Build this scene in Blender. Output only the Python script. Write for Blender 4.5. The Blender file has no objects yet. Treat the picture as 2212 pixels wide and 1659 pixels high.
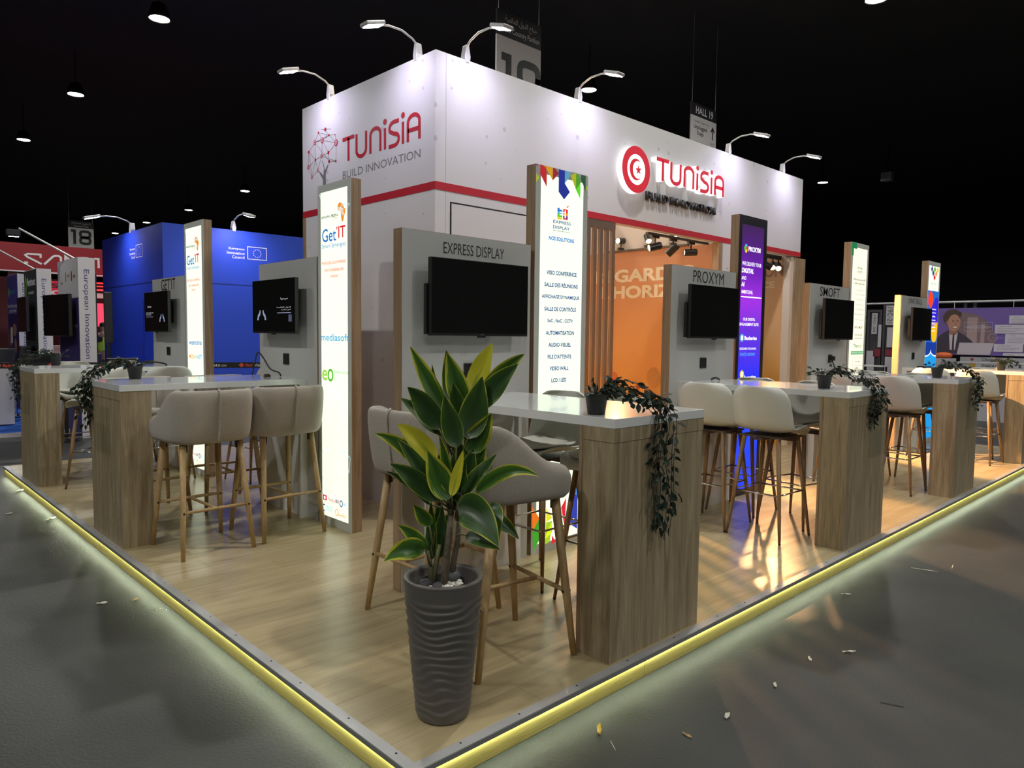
import bpy, bmesh, math, random
from mathutils import Vector, Matrix
random.seed(7)
PI = math.pi
SC = bpy.context.scene
COL = SC.collection

# ------------------------------------------------------------------ camera, world, exposure
FWD = Vector((0.69054619, 0.72017083, -0.06708155))
RGT = Vector((0.72229446, -0.69148535, 0.01177836))
UPV = Vector((0.03790348, 0.05658614, 0.99767797))
cam_d = bpy.data.cameras.new('camera')
cam = bpy.data.objects.new('camera', cam_d); COL.objects.link(cam)
cam_d.sensor_width = 36; cam_d.lens = 1559.77 / 2212 * 36; cam_d.clip_start = .05; cam_d.clip_end = 300
M = Matrix.Identity(4)
for i in range(3):
    M[i][0] = RGT[i]; M[i][1] = UPV[i]; M[i][2] = -FWD[i]
M[0][3], M[1][3], M[2][3] = -1.36567538, -1.8839258, 1.45800961
cam.matrix_world = M
SC.camera = cam
w = bpy.data.worlds.new('hall_air'); SC.world = w; w.use_nodes = True
w.node_tree.nodes['Background'].inputs[0].default_value = (.010, .010, .011, 1)
SC.view_settings.view_transform = 'Standard'; SC.view_settings.look = 'None'
SC.view_settings.exposure = 0.0; SC.view_settings.gamma = 1
SC.cycles.use_denoising = True
SC.cycles.max_bounces = 8; SC.cycles.diffuse_bounces = 4; SC.cycles.glossy_bounces = 4
SC.cycles.transmission_bounces = 6; SC.cycles.transparent_max_bounces = 20
SC.cycles.sample_clamp_indirect = 4; SC.cycles.caustics_reflective = False; SC.cycles.caustics_refractive = False
# light levels of the place
HALL_LAMP = 640.0      # ceiling lamps of the hall
FLOOD = 45.0          # arm floodlights on the booth
COLUMN = 1.12         # lit faces of the light columns
STRIP = 66.0         # 
BEAM = 19.0           # beam of each arm floodlight (watts)
#          # LED strip under the platform edge
SPOT = 330.0          # warm track spotlights (watts)
FL = -.100            # hall floor; platform deck is z = 0

# ------------------------------------------------------------------ materials
MATS = {}
def nodes(name):
    m = bpy.data.materials.new(name); m.use_nodes = True
    nt = m.node_tree; return m, nt, nt.nodes['Principled BSDF']
def mat(name, col, rough=.5, metal=0., spec=.5, bump=0., bscale=200., var=0., vscale=6., coat=0., sheen=0.):
    if name in MATS: return MATS[name]
    m, nt, b = nodes(name)
    b.inputs['Base Color'].default_value = (*col, 1); b.inputs['Roughness'].default_value = rough
    b.inputs['Metallic'].default_value = metal; b.inputs['Specular IOR Level'].default_value = spec
    b.inputs['Coat Weight'].default_value = coat; b.inputs['Sheen Weight'].default_value = sheen
    tc = nt.nodes.new('ShaderNodeTexCoord')
    if var:
        n = nt.nodes.new('ShaderNodeTexNoise'); n.inputs['Scale'].default_value = vscale; n.inputs['Detail'].default_value = 5
        nt.links.new(tc.outputs['Object'], n.inputs['Vector'])
        r = nt.nodes.new('ShaderNodeValToRGB')
        r.color_ramp.elements[0].position = .3; r.color_ramp.elements[1].position = .7
        r.color_ramp.elements[0].color = (*[c * (1 - var) for c in col], 1)
        r.color_ramp.elements[1].color = (*[min(1, c * (1 + var)) for c in col], 1)
        nt.links.new(n.outputs['Fac'], r.inputs['Fac']); nt.links.new(r.outputs['Color'], b.inputs['Base Color'])
    if bump:
        n = nt.nodes.new('ShaderNodeTexNoise'); n.inputs['Scale'].default_value = bscale; n.inputs['Detail'].default_value = 3
        nt.links.new(tc.outputs['Object'], n.inputs['Vector'])
        bp = nt.nodes.new('ShaderNodeBump'); bp.inputs['Strength'].default_value = bump; bp.inputs['Distance'].default_value = .004
        nt.links.new(n.outputs['Fac'], bp.inputs['Height']); nt.links.new(bp.outputs['Normal'], b.inputs['Normal'])
    MATS[name] = m; return m
def glow(name, col, strength):
    if name in MATS: return MATS[name]
    m, nt, b = nodes(name)
    b.inputs['Base Color'].default_value = (*[c * .5 for c in col], 1); b.inputs['Roughness'].default_value = .5
    b.inputs['Emission Color'].default_value = (*col, 1); b.inputs['Emission Strength'].default_value = strength
    MATS[name] = m; return m
def wood(name, dark, light, scale=(14, 14, .9), rough=.45, bump=.15, detail=6):
    m, nt, b = nodes(name); b.inputs['Roughness'].default_value = rough
    tc = nt.nodes.new('ShaderNodeTexCoord'); mp = nt.nodes.new('ShaderNodeMapping'); mp.inputs['Scale'].default_value = scale
    nt.links.new(tc.outputs['Object'], mp.inputs['Vector'])
    n = nt.nodes.new('ShaderNodeTexNoise'); n.inputs['Scale'].default_value = 1.6; n.inputs['Detail'].default_value = detail
    n.inputs['Distortion'].default_value = .9; n.inputs['Roughness'].default_value = .62
    n2 = nt.nodes.new('ShaderNodeTexNoise'); n2.inputs['Scale'].default_value = 9; n2.inputs['Detail'].default_value = 3
    nt.links.new(mp.outputs['Vector'], n.inputs['Vector']); nt.links.new(mp.outputs['Vector'], n2.inputs['Vector'])
    mx = nt.nodes.new('ShaderNodeMath'); mx.operation = 'MULTIPLY_ADD'; mx.inputs[1].default_value = .35
    sb = nt.nodes.new('ShaderNodeMath'); sb.operation = 'SUBTRACT'; sb.inputs[1].default_value = .17
    nt.links.new(n2.outputs['Fac'], mx.inputs[0]); nt.links.new(n.outputs['Fac'], mx.inputs[2]); nt.links.new(mx.outputs[0], sb.inputs[0])
    r = nt.nodes.new('ShaderNodeValToRGB'); r.color_ramp.elements[0].position = .33; r.color_ramp.elements[1].position = .66
    r.color_ramp.elements[0].color = (*dark, 1); r.color_ramp.elements[1].color = (*light, 1)
    nt.links.new(sb.outputs[0], r.inputs['Fac']); nt.links.new(r.outputs['Color'], b.inputs['Base Color'])
    bp = nt.nodes.new('ShaderNodeBump'); bp.inputs['Strength'].default_value = bump; bp.inputs['Distance'].default_value = .002
    nt.links.new(sb.outputs[0], bp.inputs['Height']); nt.links.new(bp.outputs['Normal'], b.inputs['Normal'])
    MATS[name] = m; return m

OAK = wood('oak_laminate', (.225, .17, .098), (.42, .34, .21))
OAKS = wood('oak_side', (.23, .15, .085), (.38, .27, .165), scale=(16, 16, .8))
LEGW = wood('beech_leg', (.36, .235, .10), (.54, .375, .175), scale=(20, 20, 2))
LEGD = wood('brown_leg', (.20, .115, .05), (.36, .225, .105), scale=(20, 20, 2), rough=.35)
DECK = None
def deck_material():
    m, nt, b = nodes('deck_laminate'); b.inputs['Roughness'].default_value = .27
    tc = nt.nodes.new('ShaderNodeTexCoord')
    mp = nt.nodes.new('ShaderNodeMapping'); mp.inputs['Scale'].default_value = (1.1, 9, 1)
    nt.links.new(tc.outputs['Object'], mp.inputs['Vector'])
    n = nt.nodes.new('ShaderNodeTexNoise'); n.inputs['Scale'].default_value = 1.7; n.inputs['Detail'].default_value = 7; n.inputs['Distortion'].default_value = .7
    nt.links.new(mp.outputs['Vector'], n.inputs['Vector'])
    r = nt.nodes.new('ShaderNodeValToRGB'); r.color_ramp.elements[0].position = .3; r.color_ramp.elements[1].position = .72
    r.color_ramp.elements[0].color = (.40, .32, .17, 1); r.color_ramp.elements[1].color = (.54, .45, .26, 1)
    nt.links.new(n.outputs['Fac'], r.inputs['Fac'])
    br = nt.nodes.new('ShaderNodeTexBrick'); br.offset = .5; br.inputs['Scale'].default_value = 1
    br.inputs['Mortar Size'].default_value = .0012; br.inputs['Brick Width'].default_value = 1.35; br.inputs['Row Height'].default_value = .19
    br.inputs['Color1'].default_value = (1, 1, 1, 1); br.inputs['Color2'].default_value = (.9, .9, .9, 1); br.inputs['Mortar'].default_value = (.6, .55, .5, 1)
    nt.links.new(tc.outputs['Object'], br.inputs['Vector'])
    mx = nt.nodes.new('ShaderNodeMixRGB'); mx.blend_type = 'MULTIPLY'; mx.inputs['Fac'].default_value = 1
    nt.links.new(r.outputs['Color'], mx.inputs['Color1']); nt.links.new(br.outputs['Color'], mx.inputs['Color2'])
    nt.links.new(mx.outputs['Color'], b.inputs['Base Color'])
    n3 = nt.nodes.new('ShaderNodeTexNoise'); n3.inputs['Scale'].default_value = 2.2; n3.inputs['Detail'].default_value = 3
    nt.links.new(tc.outputs['Object'], n3.inputs['Vector'])
    bp = nt.nodes.new('ShaderNodeBump'); bp.inputs['Strength'].default_value = .25; bp.inputs['Distance'].default_value = .012
    nt.links.new(n3.outputs['Fac'], bp.inputs['Height'])
    bp2 = nt.nodes.new('ShaderNodeBump'); bp2.inputs['Strength'].default_value = .12; bp2.inputs['Distance'].default_value = .002
    nt.links.new(n.outputs['Fac'], bp2.inputs['Height']); nt.links.new(bp.outputs['Normal'], bp2.inputs['Normal'])
    nt.links.new(bp2.outputs['Normal'], b.inputs['Normal'])
    return m
DECK = deck_material()
def carpet_material():
    m, nt, b = nodes('hall_carpet'); b.inputs['Roughness'].default_value = .5; b.inputs['Specular IOR Level'].default_value = .35
    tc = nt.nodes.new('ShaderNodeTexCoord')
    n = nt.nodes.new('ShaderNodeTexNoise'); n.inputs['Scale'].default_value = 1.3; n.inputs['Detail'].default_value = 8
    nt.links.new(tc.outputs['Object'], n.inputs['Vector'])
    r = nt.nodes.new('ShaderNodeValToRGB'); r.color_ramp.elements[0].position = .35; r.color_ramp.elements[1].position = .7
    r.color_ramp.elements[0].color = (.030, .032, .031, 1); r.color_ramp.elements[1].color = (.052, .055, .050, 1)
    nt.links.new(n.outputs['Fac'], r.inputs['Fac']); nt.links.new(r.outputs['Color'], b.inputs['Base Color'])
    n2 = nt.nodes.new('ShaderNodeTexNoise'); n2.inputs['Scale'].default_value = 70; n2.inputs['Detail'].default_value = 4
    nt.links.new(tc.outputs['Object'], n2.inputs['Vector'])
    bp = nt.nodes.new('ShaderNodeBump'); bp.inputs['Strength'].default_value = .35; bp.inputs['Distance'].default_value = .006
    nt.links.new(n2.outputs['Fac'], bp.inputs['Height'])
    n3 = nt.nodes.new('ShaderNodeTexNoise'); n3.inputs['Scale'].default_value = 1.8; n3.inputs['Detail'].default_value = 2
    nt.links.new(tc.outputs['Object'], n3.inputs['Vector'])
    bp3 = nt.nodes.new('ShaderNodeBump'); bp3.inputs['Strength'].default_value = .3; bp3.inputs['Distance'].default_value = .03
    nt.links.new(n3.outputs['Fac'], bp3.inputs['Height']); nt.links.new(bp3.outputs['Normal'], bp.inputs['Normal'])
    nt.links.new(bp.outputs['Normal'], b.inputs['Normal'])
    return m
CARPET = carpet_material()
def print_material():
    # white printed wall film with sparse pale grey network dots
    m, nt, b = nodes('printed_wall'); b.inputs['Roughness'].default_value = .55
    tc = nt.nodes.new('ShaderNodeTexCoord')
    v = nt.nodes.new('ShaderNodeTexVoronoi'); v.voronoi_dimensions = '2D'; v.inputs['Scale'].default_value = 5.5; v.inputs['Randomness'].default_value = 1
    sxy = nt.nodes.new('ShaderNodeSeparateXYZ'); nt.links.new(tc.outputs['Object'], sxy.inputs[0])
    ad = nt.nodes.new('ShaderNodeMath'); nt.links.new(sxy.outputs['X'], ad.inputs[0]); nt.links.new(sxy.outputs['Y'], ad.inputs[1])
    cxy = nt.nodes.new('ShaderNodeCombineXYZ'); nt.links.new(ad.outputs[0], cxy.inputs[0]); nt.links.new(sxy.outputs['Z'], cxy.inputs[1])
    nt.links.new(cxy.outputs[0], v.inputs['Vector'])
    sp = nt.nodes.new('ShaderNodeSeparateColor'); nt.links.new(v.outputs['Color'], sp.inputs['Color'])
    pw = nt.nodes.new('ShaderNodeMath'); pw.operation = 'POWER'; pw.inputs[1].default_value = 4; nt.links.new(sp.outputs['Red'], pw.inputs[0])
    ml = nt.nodes.new('ShaderNodeMath'); ml.operation = 'MULTIPLY'; ml.inputs[1].default_value = .125; nt.links.new(pw.outputs[0], ml.inputs[0])
    lt = nt.nodes.new('ShaderNodeMath'); lt.operation = 'LESS_THAN'; nt.links.new(v.outputs['Distance'], lt.inputs[0]); nt.links.new(ml.outputs[0], lt.inputs[1])
    mx = nt.nodes.new('ShaderNodeMixRGB'); mx.inputs['Color1'].default_value = (.72, .72, .73, 1); mx.inputs['Color2'].default_value = (.55, .56, .58, 1)
    nt.links.new(lt.outputs[0], mx.inputs['Fac']); nt.links.new(mx.outputs['Color'], b.inputs['Base Color'])
    return m
PRINT = print_material()
WHITE = mat('white_laminate', (.74, .75, .74), .25, spec=.5)
TOPW = mat('counter_white', (.72, .74, .73), .13, spec=.5, coat=.4)
WPLAST = mat('white_plastic', (.62, .63, .565), .42)
PAD = mat('cream_cushion', (.58, .58, .51), .7)
GREYP = mat('grey_panel', (.52, .53, .515), .45, var=.03, vscale=2)
TAUPE = mat('taupe_fabric', (.40, .365, .305), .9, bump=.55, bscale=420, sheen=.25, var=.06, vscale=90)
SEAM = mat('taupe_seam', (.26, .235, .195), .9)
BLACK = mat('black_plastic', (.012, .012, .013), .35)
SCREEN = mat('black_glass', (.009, .009, .009), .09, spec=.5)
DKMET = mat('dark_metal', (.035, .032, .03), .4, metal=.5)
BROWNP = mat('brown_plate', (.06, .035, .02), .5)
CHROME = mat('chrome', (.75, .75, .77), .12, metal=1)
STEEL = mat('lamp_grey', (.62, .62, .62), .35, metal=.3)
ALU = mat('aluminium_edge', (.42, .425, .42), .38, metal=.15, var=.1, vscale=5)
ALUD = mat('aluminium_lip', (.24, .24, .24), .4, metal=.2)
SKIRT = wood('skirt_board', (.40, .315, .085), (.54, .44, .14), scale=(3, 3, 40), rough=.5)
RED = mat('print_red', (.50, .012, .03), .5)
GREYT = mat('print_grey', (.20, .205, .21), .5)
INK = mat('print_black', (.012, .012, .014), .5)
CLEAR = None
def acrylic():
    m, nt, b = nodes('clear_acrylic'); nt.nodes.remove(b)
    tr = nt.nodes.new('ShaderNodeBsdfTransparent'); tr.inputs[0].default_value = (.985, .99, .985, 1)
    gl = nt.nodes.new('ShaderNodeBsdfGlossy'); gl.inputs['Roughness'].default_value = .06
    mx_f = .05
    mx = nt.nodes.new('ShaderNodeMixShader'); mx.inputs[0].default_value = mx_f; nt.links.new(tr.outputs[0], mx.inputs[1]); nt.links.new(gl.outputs[0], mx.inputs[2])
    nt.links.new(mx.outputs[0], nt.nodes['Material Output'].inputs[0])
    return m
CLEAR = acrylic()
ORANGE = None
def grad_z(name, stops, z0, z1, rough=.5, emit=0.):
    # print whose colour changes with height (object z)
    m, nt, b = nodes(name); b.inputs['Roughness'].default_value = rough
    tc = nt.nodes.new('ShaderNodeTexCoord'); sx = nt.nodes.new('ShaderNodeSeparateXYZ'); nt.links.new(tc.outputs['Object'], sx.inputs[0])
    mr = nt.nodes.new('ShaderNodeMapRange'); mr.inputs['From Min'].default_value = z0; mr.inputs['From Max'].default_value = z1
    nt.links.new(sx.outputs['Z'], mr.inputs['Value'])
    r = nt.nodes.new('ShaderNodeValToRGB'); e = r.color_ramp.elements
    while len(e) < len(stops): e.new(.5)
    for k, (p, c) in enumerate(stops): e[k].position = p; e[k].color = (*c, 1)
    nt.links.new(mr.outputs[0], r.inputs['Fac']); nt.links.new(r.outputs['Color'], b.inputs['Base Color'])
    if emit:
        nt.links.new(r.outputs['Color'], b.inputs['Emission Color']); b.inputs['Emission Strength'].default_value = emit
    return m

# ------------------------------------------------------------------ mesh helpers
class MB:
    def __init__(s): s.v = []; s.f = []; s.mi = []; s.uv = {}
    def box(s, x0, y0, z0, x1, y1, z1, mi=0):
        n = len(s.v)
        s.v += [(x, y, z) for z in (z0, z1) for y in (y0, y1) for x in (x0, x1)]
        for q in ((0, 2, 3, 1), (4, 5, 7, 6), (0, 1, 5, 4), (2, 6, 7, 3), (0, 4, 6, 2), (1, 3, 7, 5)):
            s.f.append([n + k for k in q]); s.mi.append(mi)
        return s
    def poly(s, pts, mi=0):
        n = len(s.v); s.v += [tuple(p) for p in pts]; s.f.append(list(range(n, n + len(pts)))); s.mi.append(mi); return s
    def prism(s, pts, y0, y1, mi=0, smi=None):
        # outline in the xz plane (counter-clockwise seen from the front, -y), pulled from y0 (front) back to y1
        n = len(s.v); k = len(pts)
        s.v += [(x, y0, z) for x, z in pts] + [(x, y1, z) for x, z in pts]
        s.f.append([n + i for i in range(k)]); s.mi.append(mi)
        s.f.append([n + k + i for i in reversed(range(k))]); s.mi.append(mi)
        for i in range(k):
            j = (i + 1) % k; s.f.append([n + i, n + k + i, n + k + j, n + j]); s.mi.append(mi if smi is None else smi)
        return s
    def ribbon(s, path, wd, y0, y1, mi=0, smi=None, closed=False):
        # stroke of width wd along path in the xz plane, thickness y0..y1
        P = [Vector(p) for p in path]; L = []; R = []
        m = len(P)
        for i in range(m):
            d1 = (P[i] - P[i - 1]).normalized() if (i > 0 or closed) else None
            d2 = (P[(i + 1) % m] - P[i]).normalized() if (i < m - 1 or closed) else None
            d1 = d1 or d2; d2 = d2 or d1
            t = d1 + d2; t = t.normalized() if t.length > 1e-4 else d1
            nrm = Vector((-t.y, t.x)); h = wd / 2 / max(.45, d1.dot(t))
            L.append(P[i] + nrm * h); R.append(P[i] - nrm * h)
        rng = range(m) if closed else range(m - 1)
        for i in rng:
            j = (i + 1) % m; n = len(s.v)
            q = [R[i], R[j], L[j], L[i]]
            s.v += [(p.x, y0, p.y) for p in q] + [(p.x, y1, p.y) for p in q]
            s.f.append([n, n + 1, n + 2, n + 3]); s.mi.append(mi)
            s.f.append([n + 7, n + 6, n + 5, n + 4]); s.mi.append(mi)
            for a, b in ((0, 1), (2, 3)) + (((1, 2),) if (not closed and i == m - 2) else ()) + (((3, 0),) if (not closed and i == 0) else ()):
                s.f.append([n + a, n + 4 + a, n + 4 + b, n + b]); s.mi.append(mi if smi is None else smi)
        return s
    def tube(s, path, r, seg=10, mi=0, caps=True):
        P = [Vector(p) for p in path]; rs = r if isinstance(r, (list, tuple)) else [r] * len(P)
        n0 = len(s.v); ref = None
        for i, p in enumerate(P):
            t = (P[min(i + 1, len(P) - 1)] - P[max(i - 1, 0)]).normalized()
            if ref is None: ref = Vector((0, 0, 1)) if abs(t.z) < .9 else Vector((1, 0, 0))
            u = t.cross(ref).normalized(); v = t.cross(u).normalized(); ref = u.cross(t)
            for k in range(seg):
                a = 2 * PI * k / seg; s.v.append(tuple(p + (u * math.cos(a) + v * math.sin(a)) * rs[i]))
        for i in range(len(P) - 1):
            for k in range(seg):
                a = n0 + i * seg + k; b = n0 + i * seg + (k + 1) % seg
                s.f.append([a, a + seg, b + seg, b]); s.mi.append(mi)
        if caps:
            s.f.append([n0 + k for k in range(seg)]); s.mi.append(mi)
            e = n0 + (len(P) - 1) * seg; s.f.append([e + k for k in reversed(range(seg))]); s.mi.append(mi)
        return s
    def lathe(s, prof, seg=24, c=(0, 0, 0), mi=0, axis='z'):
        n0 = len(s.v)
        for r, h in prof:
            for k in range(seg):
                a = 2 * PI * k / seg
                p = (r * math.cos(a), r * math.sin(a), h) if axis == 'z' else ((r * math.cos(a), h, r * math.sin(a)) if axis == 'y' else (h, r * math.cos(a), r * math.sin(a)))
                s.v.append((p[0] + c[0], p[1] + c[1], p[2] + c[2]))
        for i in range(len(prof) - 1):
            for k in range(seg):
                a = n0 + i * seg + k; b = n0 + i * seg + (k + 1) % seg
                s.f.append([a, b, b + seg, a + seg]); s.mi.append(mi)
        s.f.append([n0 + k for k in reversed(range(seg))]); s.mi.append(mi)
        e = n0 + (len(prof) - 1) * seg; s.f.append([e + k for k in range(seg)]); s.mi.append(mi)
        return s
    def grid(s, rows, mi=0, closed=False, uv=None):
        n0 = len(s.v); m = len(rows[0])
        for i, r in enumerate(rows):
            for j, p in enumerate(r):
                if uv: s.uv[len(s.v)] = (j / (m - 1), i / (len(rows) - 1))
                s.v.append(tuple(p))
        for i in range(len(rows) - 1):
            for j in range(m if closed else m - 1):
                a = n0 + i * m + j; b = n0 + i * m + (j + 1) % m
                s.f.append([a, b, b + m, a + m]); s.mi.append(mi)
        return s
    def mesh(s, name, mats, smooth=False):
        me = bpy.data.meshes.new(name); me.from_pydata(s.v, [], s.f)
        for m in (mats if isinstance(mats, (list, tuple)) else [mats]): me.materials.append(m)
        me.polygons.foreach_set('material_index', s.mi)
        if s.uv:
            ul = me.uv_layers.new(name='uv')
            for l in me.loops: ul.data[l.index].uv = s.uv.get(l.vertex_index, (0, 0))
        bm = bmesh.new(); bm.from_mesh(me); bmesh.ops.recalc_face_normals(bm, faces=bm.faces); bm.to_mesh(me); bm.free()
        if smooth: me.polygons.foreach_set('use_smooth', [True] * len(me.polygons))
        me.update(); return me
def obj(name, mb, mats, parent=None, smooth=False, bevel=0, sub=0, solid=0, loc=None, rot=None, label=None):
    me = mb.mesh(name, mats, smooth) if isinstance(mb, MB) else mb
    o = bpy.data.objects.new(name, me); COL.objects.link(o)
    if parent: o.parent = parent
    if loc: o.location = loc
    if rot: o.rotation_euler = rot
    if solid: md = o.modifiers.new('thickness', 'SOLIDIFY'); md.thickness = solid; md.offset = 0
    if bevel: md = o.modifiers.new('bevel', 'BEVEL'); md.width = bevel; md.segments = 2; md.limit_method = 'ANGLE'
    if sub: md = o.modifiers.new('smooth', 'SUBSURF'); md.levels = sub; md.render_levels = sub
    if label: o['label'] = label
    return o
def tag(o, label, cat, group=None):
    o['label'] = label; o['category'] = cat
    if group: o['group'] = group
    return o
def thing(name, label, cat, loc=(0, 0, 0), rz=0., group=None):
    o = bpy.data.objects.new(name, None); COL.objects.link(o); o.empty_display_size = .1
    o.location = loc; o.rotation_euler = (0, 0, rz); return tag(o, label, cat, group)
def struct(name, mb, m, **k):
    o = obj(name, mb, m, **k); o['kind'] = 'structure'; return o
def copy_tree(o, parent=None):
    c = o.copy(); COL.objects.link(c)
    if parent: c.parent = parent
    for ch in [x for x in o.children]: copy_tree(ch, c)
    return c
def dup(root, loc, rz, label, group=None):
    c = copy_tree(root); c.location = loc; c.rotation_euler = (0, 0, rz); c['label'] = label
    if group: c['group'] = group
    return c
def rect(x0, z0, x1, z1): return [(x0, z0), (x1, z0), (x1, z1), (x0, z1)]
def disc(cx, cz, rx, rz=None, n=28):
    rz = rx if rz is None else rz
    return [(cx + rx * math.cos(2 * PI * k / n), cz + rz * math.sin(2 * PI * k / n)) for k in range(n)]
TEXTS = {}
def text(s, x0, x1, z0, z1, m, parent, y=0., bold=0., shear=0., name='lettering', rot90=False, ext=0.):
    # lettering fitted to the rectangle x0..x1, z0..z1 of the parent's front plane at depth y (front is -y)
    cu = bpy.data.curves.new('lettering', 'FONT'); cu.body = s; cu.size = 1; cu.offset = bold; cu.shear = shear
    cu.resolution_u = 3; cu.align_x = 'CENTER'; cu.extrude = 0.0
    t = bpy.data.objects.new('lettering', cu); COL.objects.link(t)
    dg = bpy.context.evaluated_depsgraph_get(); me = bpy.data.meshes.new_from_object(t.evaluated_get(dg))
    bpy.data.objects.remove(t); bpy.data.curves.remove(cu)
    xs = [v.co.x for v in me.vertices]; ys = [v.co.y for v in me.vertices]
    if not xs: return None
    ax, bx, ay, by = min(xs), max(xs), min(ys), max(ys)
    for v in me.vertices:
        u = (v.co.x - ax) / max(bx - ax, 1e-6); q = (v.co.y - ay) / max(by - ay, 1e-6)
        if rot90: v.co = (x0 + q * (x1 - x0), y, z1 - u * (z1 - z0))      # reads from top to bottom
        else: v.co = (x0 + u * (x1 - x0), y, z0 + q * (z1 - z0))
    me.materials.clear(); me.materials.append(m)
    if ext:
        bm = bmesh.new(); bm.from_mesh(me)
        g = bmesh.ops.extrude_face_region(bm, geom=bm.faces[:])
        bmesh.ops.translate(bm, verts=[e for e in g['geom'] if isinstance(e, bmesh.types.BMVert)], vec=(0, ext, 0))
        bmesh.ops.recalc_face_normals(bm, faces=bm.faces); bm.to_mesh(me); bm.free()
    o = bpy.data.objects.new(name, me); COL.objects.link(o); o.parent = parent
    return o
def decal(name, parent, m, *outs, y=-.001):
    mb = MB()
    for p in outs: mb.poly([(x, y, z) for x, z in p])
    return obj(name, mb, m, parent)
def arc(cx, cz, rx, rz, a0, a1, n=14):
    return [(cx + rx * math.cos(math.radians(a0 + (a1 - a0) * k / n)), cz + rz * math.sin(math.radians(a0 + (a1 - a0) * k / n))) for k in range(n + 1)]

# ------------------------------------------------------------------ the hall
HX0, HX1, HY0, HY1, HZ = -16, 46, -14, 72, 9.2
DARKW = mat('hall_dark_wall', (.020, .020, .024), .8)
CEILM = mat('hall_ceiling', (.06, .06, .064), .9)
struct('floor', MB().box(HX0, HY0, FL - .1, HX1, HY1, FL), CARPET)
struct('ceiling', MB().box(HX0, HY0, HZ, HX1, HY1, HZ + .1), CEILM)
struct('wall_back', MB().box(HX0, HY1, FL, HX1, HY1 + .2, HZ), DARKW)
struct('wall_front', MB().box(HX0, HY0 - .2, FL, HX1, HY0, HZ), DARKW)
struct('wall_left', MB().box(HX0 - .2, HY0, FL, HX0, HY1, HZ), DARKW)
struct('wall_right', MB().box(HX1, HY0, FL, HX1 + .2, HY1, HZ), DARKW)
LENS = glow('lamp_lens', (1, .98, .93), HALL_LAMP)
def hall_lamp():
    t = thing('hall_lamp', '', 'lamp')
    obj('housing', MB().lathe([(.05, .34), (.14, .30), (.21, .08), (.23, 0), (.20, 0), (.185, .05), (.05, .05)], 20), DKMET, t, smooth=True)
    obj('lens', MB().lathe([(.185, .012), (.185, .02)], 20), LENS, t)
    obj('suspension_rod', MB().tube([(0, 0, .34), (0, 0, HZ - 8)], .012, 6), DKMET, t)
    return t
HL = hall_lamp()
VIS = [(4.05, 14.6, 'bright round hall lamp high above the left side, nearest and topmost of the left row'),
       (4.05, 21.45, 'round hall lamp in the left ceiling row, second from the front'),
       (4.0, 28.25, 'round hall lamp of the left ceiling row at the left picture edge, third one'),
       (13.2, 31.4, 'round hall lamp above the blue booth, right one of the far row'),
       (13.3, 38.8, 'round hall lamp above the blue booth, second of the far row'),
       (13.2, 45.4, 'small round hall lamp just above the blue booth roof corner'),
       (13.7, 11.0, 'round hall lamp seen just behind the floodlight on the white booth right side'),
       (29.3, 11.4, 'far round hall lamp right of the last floodlight on the white booth'),
       (13.6, 3.7, 'round hall lamp cut by the top picture edge on the right'),
       (13.3, 52.2, 'faint round hall lamp low above the red booth, beside the hanging number eighteen sign'),
       (4.0, 35.0, 'farthest round hall lamp of the left ceiling row')]
for i, (x, y, lab) in enumerate(VIS):
    o = HL if i == 0 else dup(HL, (x, y, 8), 0, lab)
    o.location = (x, y, 8); o['label'] = lab; o['group'] = 'hall ceiling lamps'
for i, (x, y) in enumerate([(4.05, 7.75), (4.05, .9), (4.05, -6), (-5.2, .9), (-5.2, 7.75), (-5.2, -6), (13.5, -3.3), (4.05, -12.5), (-5.2, -12.5), (-14.4, -6), (-14.4, .9), (13.5, -10.2), (22.8, -3.3)]):
    dup(HL, (x, y, 8), 0, 'round hall lamp of the ceiling grid above and behind the camera, outside the picture', 'hall lamps outside the picture')

# ------------------------------------------------------------------ platform
PX, PY = 10.42, 7.38
pl = thing('stage_platform', 'low raised platform with wood laminate deck, metal edge and glowing strip along its front edges', 'platform', (0, 0, 0))
obj('deck', MB().box(.016, .016, -.098, PX, PY, 0), DECK, pl)
e = MB().box(0, 0, -.002, .045, PY, .002).box(.045, 0, -.002, PX, .045, .002)
obj('edge_trim', e, ALU, pl)
obj('edge_lip', MB().box(-.002, -.002, -.019, .0012, PY, -.0005).box(.0012, -.002, -.019, PX, .0012, -.0005), ALUD, pl)
sk = MB(); 
for a in range(6): sk.box(.0095, .0095 + a * 1.228, FL + .002, .0155, .0095 + (a + 1) * 1.228 - .004, -.003)
obj('skirt_board', sk, SKIRT, pl)
sk = MB()
for a in range(8): sk.box(.0155 + a * 1.3, .0095, FL + .002, .0155 + (a + 1) * 1.3 - .004, .0155, -.003)
obj('skirt_board', sk, SKIRT, pl)
LED = glow('led_strip', (.88, 1, .72), STRIP)
obj('led_strip', MB().poly([(.002, .002, -.0185), (.002, PY - .05, -.0185), (.008, PY - .05, -.0185), (.008, .002, -.0185)]), LED, pl)
obj('led_strip', MB().poly([(.008, .002, -.0185), (.008, .008, -.0185), (PX, .008, -.0185), (PX, .002, -.0185)]), LED, pl)
sc = MB()
for k in range(22):
    t_ = .15 + k * .33 + random.uniform(-.05, .05)
    if t_ < PY - .1: sc.lathe([(.005, .0015), (.004, .0035), (.001, .004)], 8, (.03, t_, 0))
for k in range(30):
    t_ = .2 + k * .35 + random.uniform(-.05, .05)
    if t_ < PX - .1: sc.lathe([(.005, .0015), (.004, .0035), (.001, .004)], 8, (t_, .03, 0))
obj('edge_screws', sc, DKMET, pl)

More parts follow.
